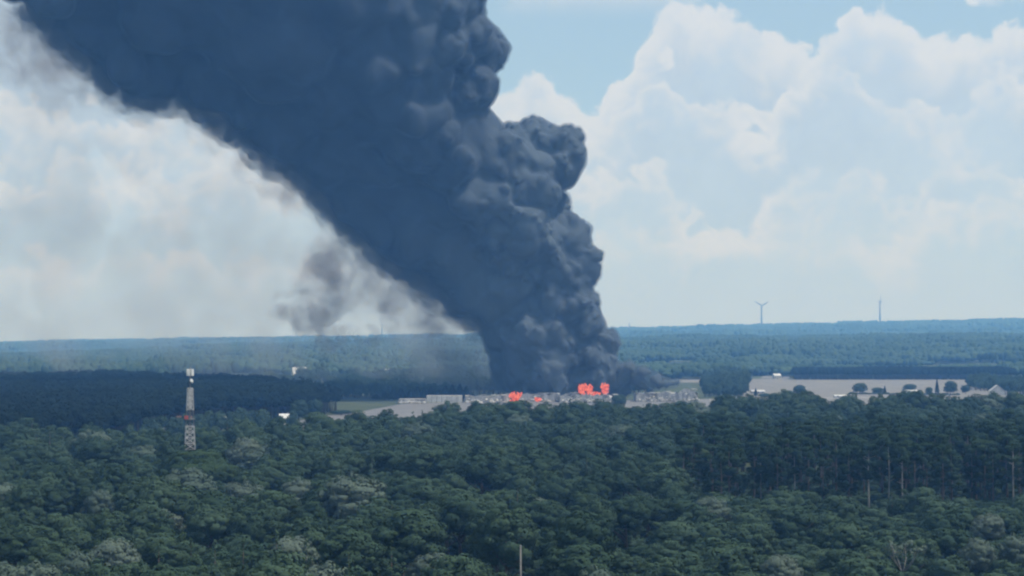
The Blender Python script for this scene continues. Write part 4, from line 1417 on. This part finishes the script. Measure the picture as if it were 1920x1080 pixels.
# thin smoke along the underside and trailing below the plume: ragged, its density broken up by noise
def ragged(name, density, color, scale, lo, hi, step):
    m = volume_mat(name, density, color, .2, (0, 0, 0))
    m.cycles.homogeneous_volume = False
    m.cycles.volume_step_rate = step
    t = m.node_tree; g = NT(t)
    tc = nd(t, 'ShaderNodeTexCoord')
    n = g.noise(tc.outputs['Object'], scale, 3, .6, .4)
    dn = g.math('MULTIPLY', g.smooth(n, lo, hi), density)
    v = [x for x in t.nodes if x.type == 'PRINCIPLED_VOLUME'][0]
    t.links.new(dn, v.inputs['Density'])
    return m
def along(n, out, rlo, rhi, dlo, dhi):
    P_, R_ = [], []
    for (a, b), (c_, d_) in zip(UNDER[:-1], UNDER[1:]):
        L_ = math.hypot(c_ - a, d_ - b)
        for k in range(max(2, int(L_ / n))):
            q = srng.random(); r = srng.uniform(rlo, rhi)
            cx = a + (c_ - a) * q - out * srng.uniform(-.3, 1) + srng.normal() * 6
            cy_ = b + (d_ - b) * q + out * srng.uniform(-.3, 1) + srng.normal() * 4
            dy = srng.uniform(dlo, dhi) - np.interp(cy_, [-100, 200, 520], [230, 110, 0]) * np.interp(cx, [100, 500, 950], [1, .7, .2])
            P_.append(spt(cx, cy_, dy)); R_.append(r * (SMD + dy) / F)
    return np.array(P_), np.array(R_)
# the fraying rim itself
ep, er_ = along(4.0, 2, 14, 34, -15, 35)
edge = blob_mesh('frayed_smoke', ep, er_, 1.8, ragged('frayed_rim_smoke', .06, (.28, .29, .32), .06, .34, .80, .08), noise=(4.5, 1.0))
ip_, ir_ = along(4.0, -4, 9, 22, -15, 35)
blob_mesh('inner_fringe', ip_, ir_, 1.8, ragged('inner_rim_smoke', .17, (.24, .26, .30), .085, .36, .70, .08), parent=edge, noise=(4.5, 1.0))
tag(edge, 'ragged torn fringe of smoke along the underside of the plume', 'smoke', kind='stuff')
# brown-grey rags below it
tp, tr_ = along(9, 34, 20, 46, 0, 60)
def clusters(lst, rlo, rhi):
    P_, R_ = [], []
    for c0, r0, n, sx, sy in lst:
        for k in range(n):
            e = srng.uniform(20, 90)
            P_.append(spt(c0 + srng.normal() * sx * .6, r0 + srng.normal() * sy * .6, e)); R_.append(srng.uniform(rlo, rhi) * (SMD + e) / F)
    return np.array(P_), np.array(R_)
cp_, cr_ = clusters(((560, 370, 12, 24, 28), (90, 110, 22, 60, 60), (640, 450, 14, 30, 46), (880, 618, 8, 18, 8), (720, 540, 16, 36, 30)), 22, 46)
thin = blob_mesh('thin_smoke', np.concatenate([tp, cp_]), np.concatenate([tr_, cr_]), 2.4, ragged('thin_brown_smoke', .030, (.48, .44, .43), .03, .42, .82, .14), noise=(5.0, .8))
tag(thin, 'thin brownish rags of smoke trailing under the slanting plume', 'smoke', kind='stuff')
def rag(lst, rlo, rhi, dens, label):
    p_, r_r = clusters(lst, rlo, rhi)
    o = blob_mesh('smoke_rag', p_, r_r, 2.0, ragged('brown_rag', dens, (.42, .38, .37), .05, .43, .70, .08), noise=(8.0, 1.5))
    tag(o, label, 'smoke', kind='stuff')
rag(((800, 592, 34, 85, 26),), 13, 32, .038, 'brown-grey rag of smoke close above the horizon under the plume')
rag(((618, 575, 34, 60, 50), (655, 630, 12, 40, 12), (600, 515, 12, 40, 36)), 14, 36, .036, 'torn brownish smoke rag hanging over the distant ridge')
rag(((30, 50, 26, 90, 60), (110, 90, 16, 50, 40)), 34, 70, .013, 'brownish smoke bank where the plume thins out high above the dark wood')
# a wide faint veil hanging from the plume down to the horizon
vp, vr = [], []
for k in range(90):
    q = srng.random()
    cx = srng.uniform(-80, 900); top = np.interp(cx, [-80, 180, 560, 900], [40, 190, 370, 610])
    cy_ = top + (650 - top) * srng.random()
    r = srng.uniform(50, 110); dy = srng.uniform(60, 260)
    vp.append(spt(cx, cy_, dy)); vr.append(r * (SMD + dy) / F)
veil = blob_mesh('smoke_veil', np.array(vp), np.array(vr), 5.0, ragged('faint_grey_veil', .0062, (.54, .55, .58), .014, .38, .74, .10), noise=(8.0, 1.0))
tag(veil, 'wide faint grey veil of smoke hanging below the plume', 'smoke', kind='stuff')
# low bluish smoke bank hugging the ground downwind of the halls
LOW = []
for k in range(70):
    LOW.append((srng.uniform(770, 960), srng.normal() * 20 + 690, srng.uniform(18, 42), srng.uniform(20, 130)))
lp = np.array([spt(a, b, e) for a, b, _, e in LOW]); lr = np.array([r * SK for _, _, r, _ in LOW])
low = blob_mesh('ground_smoke', lp, lr, 2.5, ragged('low_grey_smoke', .014, (.12, .13, .14), .02, .35, .75, .2))
tag(low, 'low veil of grey smoke lying behind the spruces', 'smoke', kind='stuff')

# ------------------------------------------------------------------ flames
def flame_mat():
    m = bpy.data.materials.new('flame')
    m.use_nodes = True
    t = m.node_tree; t.nodes.clear(); g = NT(t)
    out = nd(t, 'ShaderNodeOutputMaterial'); em = nd(t, 'ShaderNodeEmission')
    tc = nd(t, 'ShaderNodeTexCoord')
    n = g.noise(tc.outputs['Object'], .6, 3, .6)
    t.links.new(g.mix(g.smooth(n, .38, .64), (.60, .07, .04, 1), (1.0, .25, .12, 1)), em.inputs[0])
    em.inputs[1].default_value = 1.0
    t.links.new(em.outputs[0], out.inputs['Surface'])
    return m
FL = flame_mat()
def flame(c, r, wx, hy, D, label, lean=0.0, seed=0):
    rr = np.random.default_rng(seed)
    k = D / F
    o = at(c, r, D)
    P_, R_ = [], []
    for i in range(46):
        a = rr.uniform(0, 6.28); q = math.sqrt(rr.random())
        u, w = math.cos(a) * q * wx * .72, math.sin(a) * q * hy * .72
        s = (1.15 - q * .75) * min(wx, hy) * rr.uniform(.22, .42)
        P_.append([(u + lean * w) * k, rr.normal() * .25 * wx * k, -w * k]); R_.append(max(s * k, .55))
    for i in range(14):                    # licking tongues
        u = rr.uniform(-.85, .85) * wx; h = hy * math.sqrt(max(0, 1 - (u / wx) ** 2))
        L_ = rr.uniform(.12, .55) * hy
        for j in range(6):
            t = j / 5
            P_.append([(u + lean * -(h * .6 + L_ * t) + math.sin(t * 3 + i) * .8) * k, rr.normal() * .1 * k, (h * .6 + L_ * t) * k]); R_.append(max(.52, (1 - t) * .16 * wx * k))
    b = blob_mesh('flame', np.array(P_), np.array(R_), .38, FL)
    b.location = o
    tag(b, label, 'fire')
    return b
flame(965, 746, 13, 11, 1570, 'leaning orange-red flame over the low wrecked hall', -.25, 1)
flame(1117, 740, 12, 5, 1590, 'low red fire licking between the two tall flames', 0, 7)
flame(1009, 750, 7, 4, 1590, 'small low red flame on the burnt-out middle hall', 0, 2)
flame(1097, 732, 19, 11, 1588, 'largest wide coral-red flame behind the broken hall front', .1, 3)
flame(1135, 731, 9, 12, 1588, 'narrow pointed coral-red flame next to the widest one', .05, 4)

# ------------------------------------------------------------------ haze
mb = MB()
mb.box((-12500, -12500, -26), (12500, 12500, 665))
hz = mb.build('haze', volume_mat('haze', 1.6e-4, (.17, .43, .96), .1, (1, 1, 1)))
tag(hz, kind='stuff')
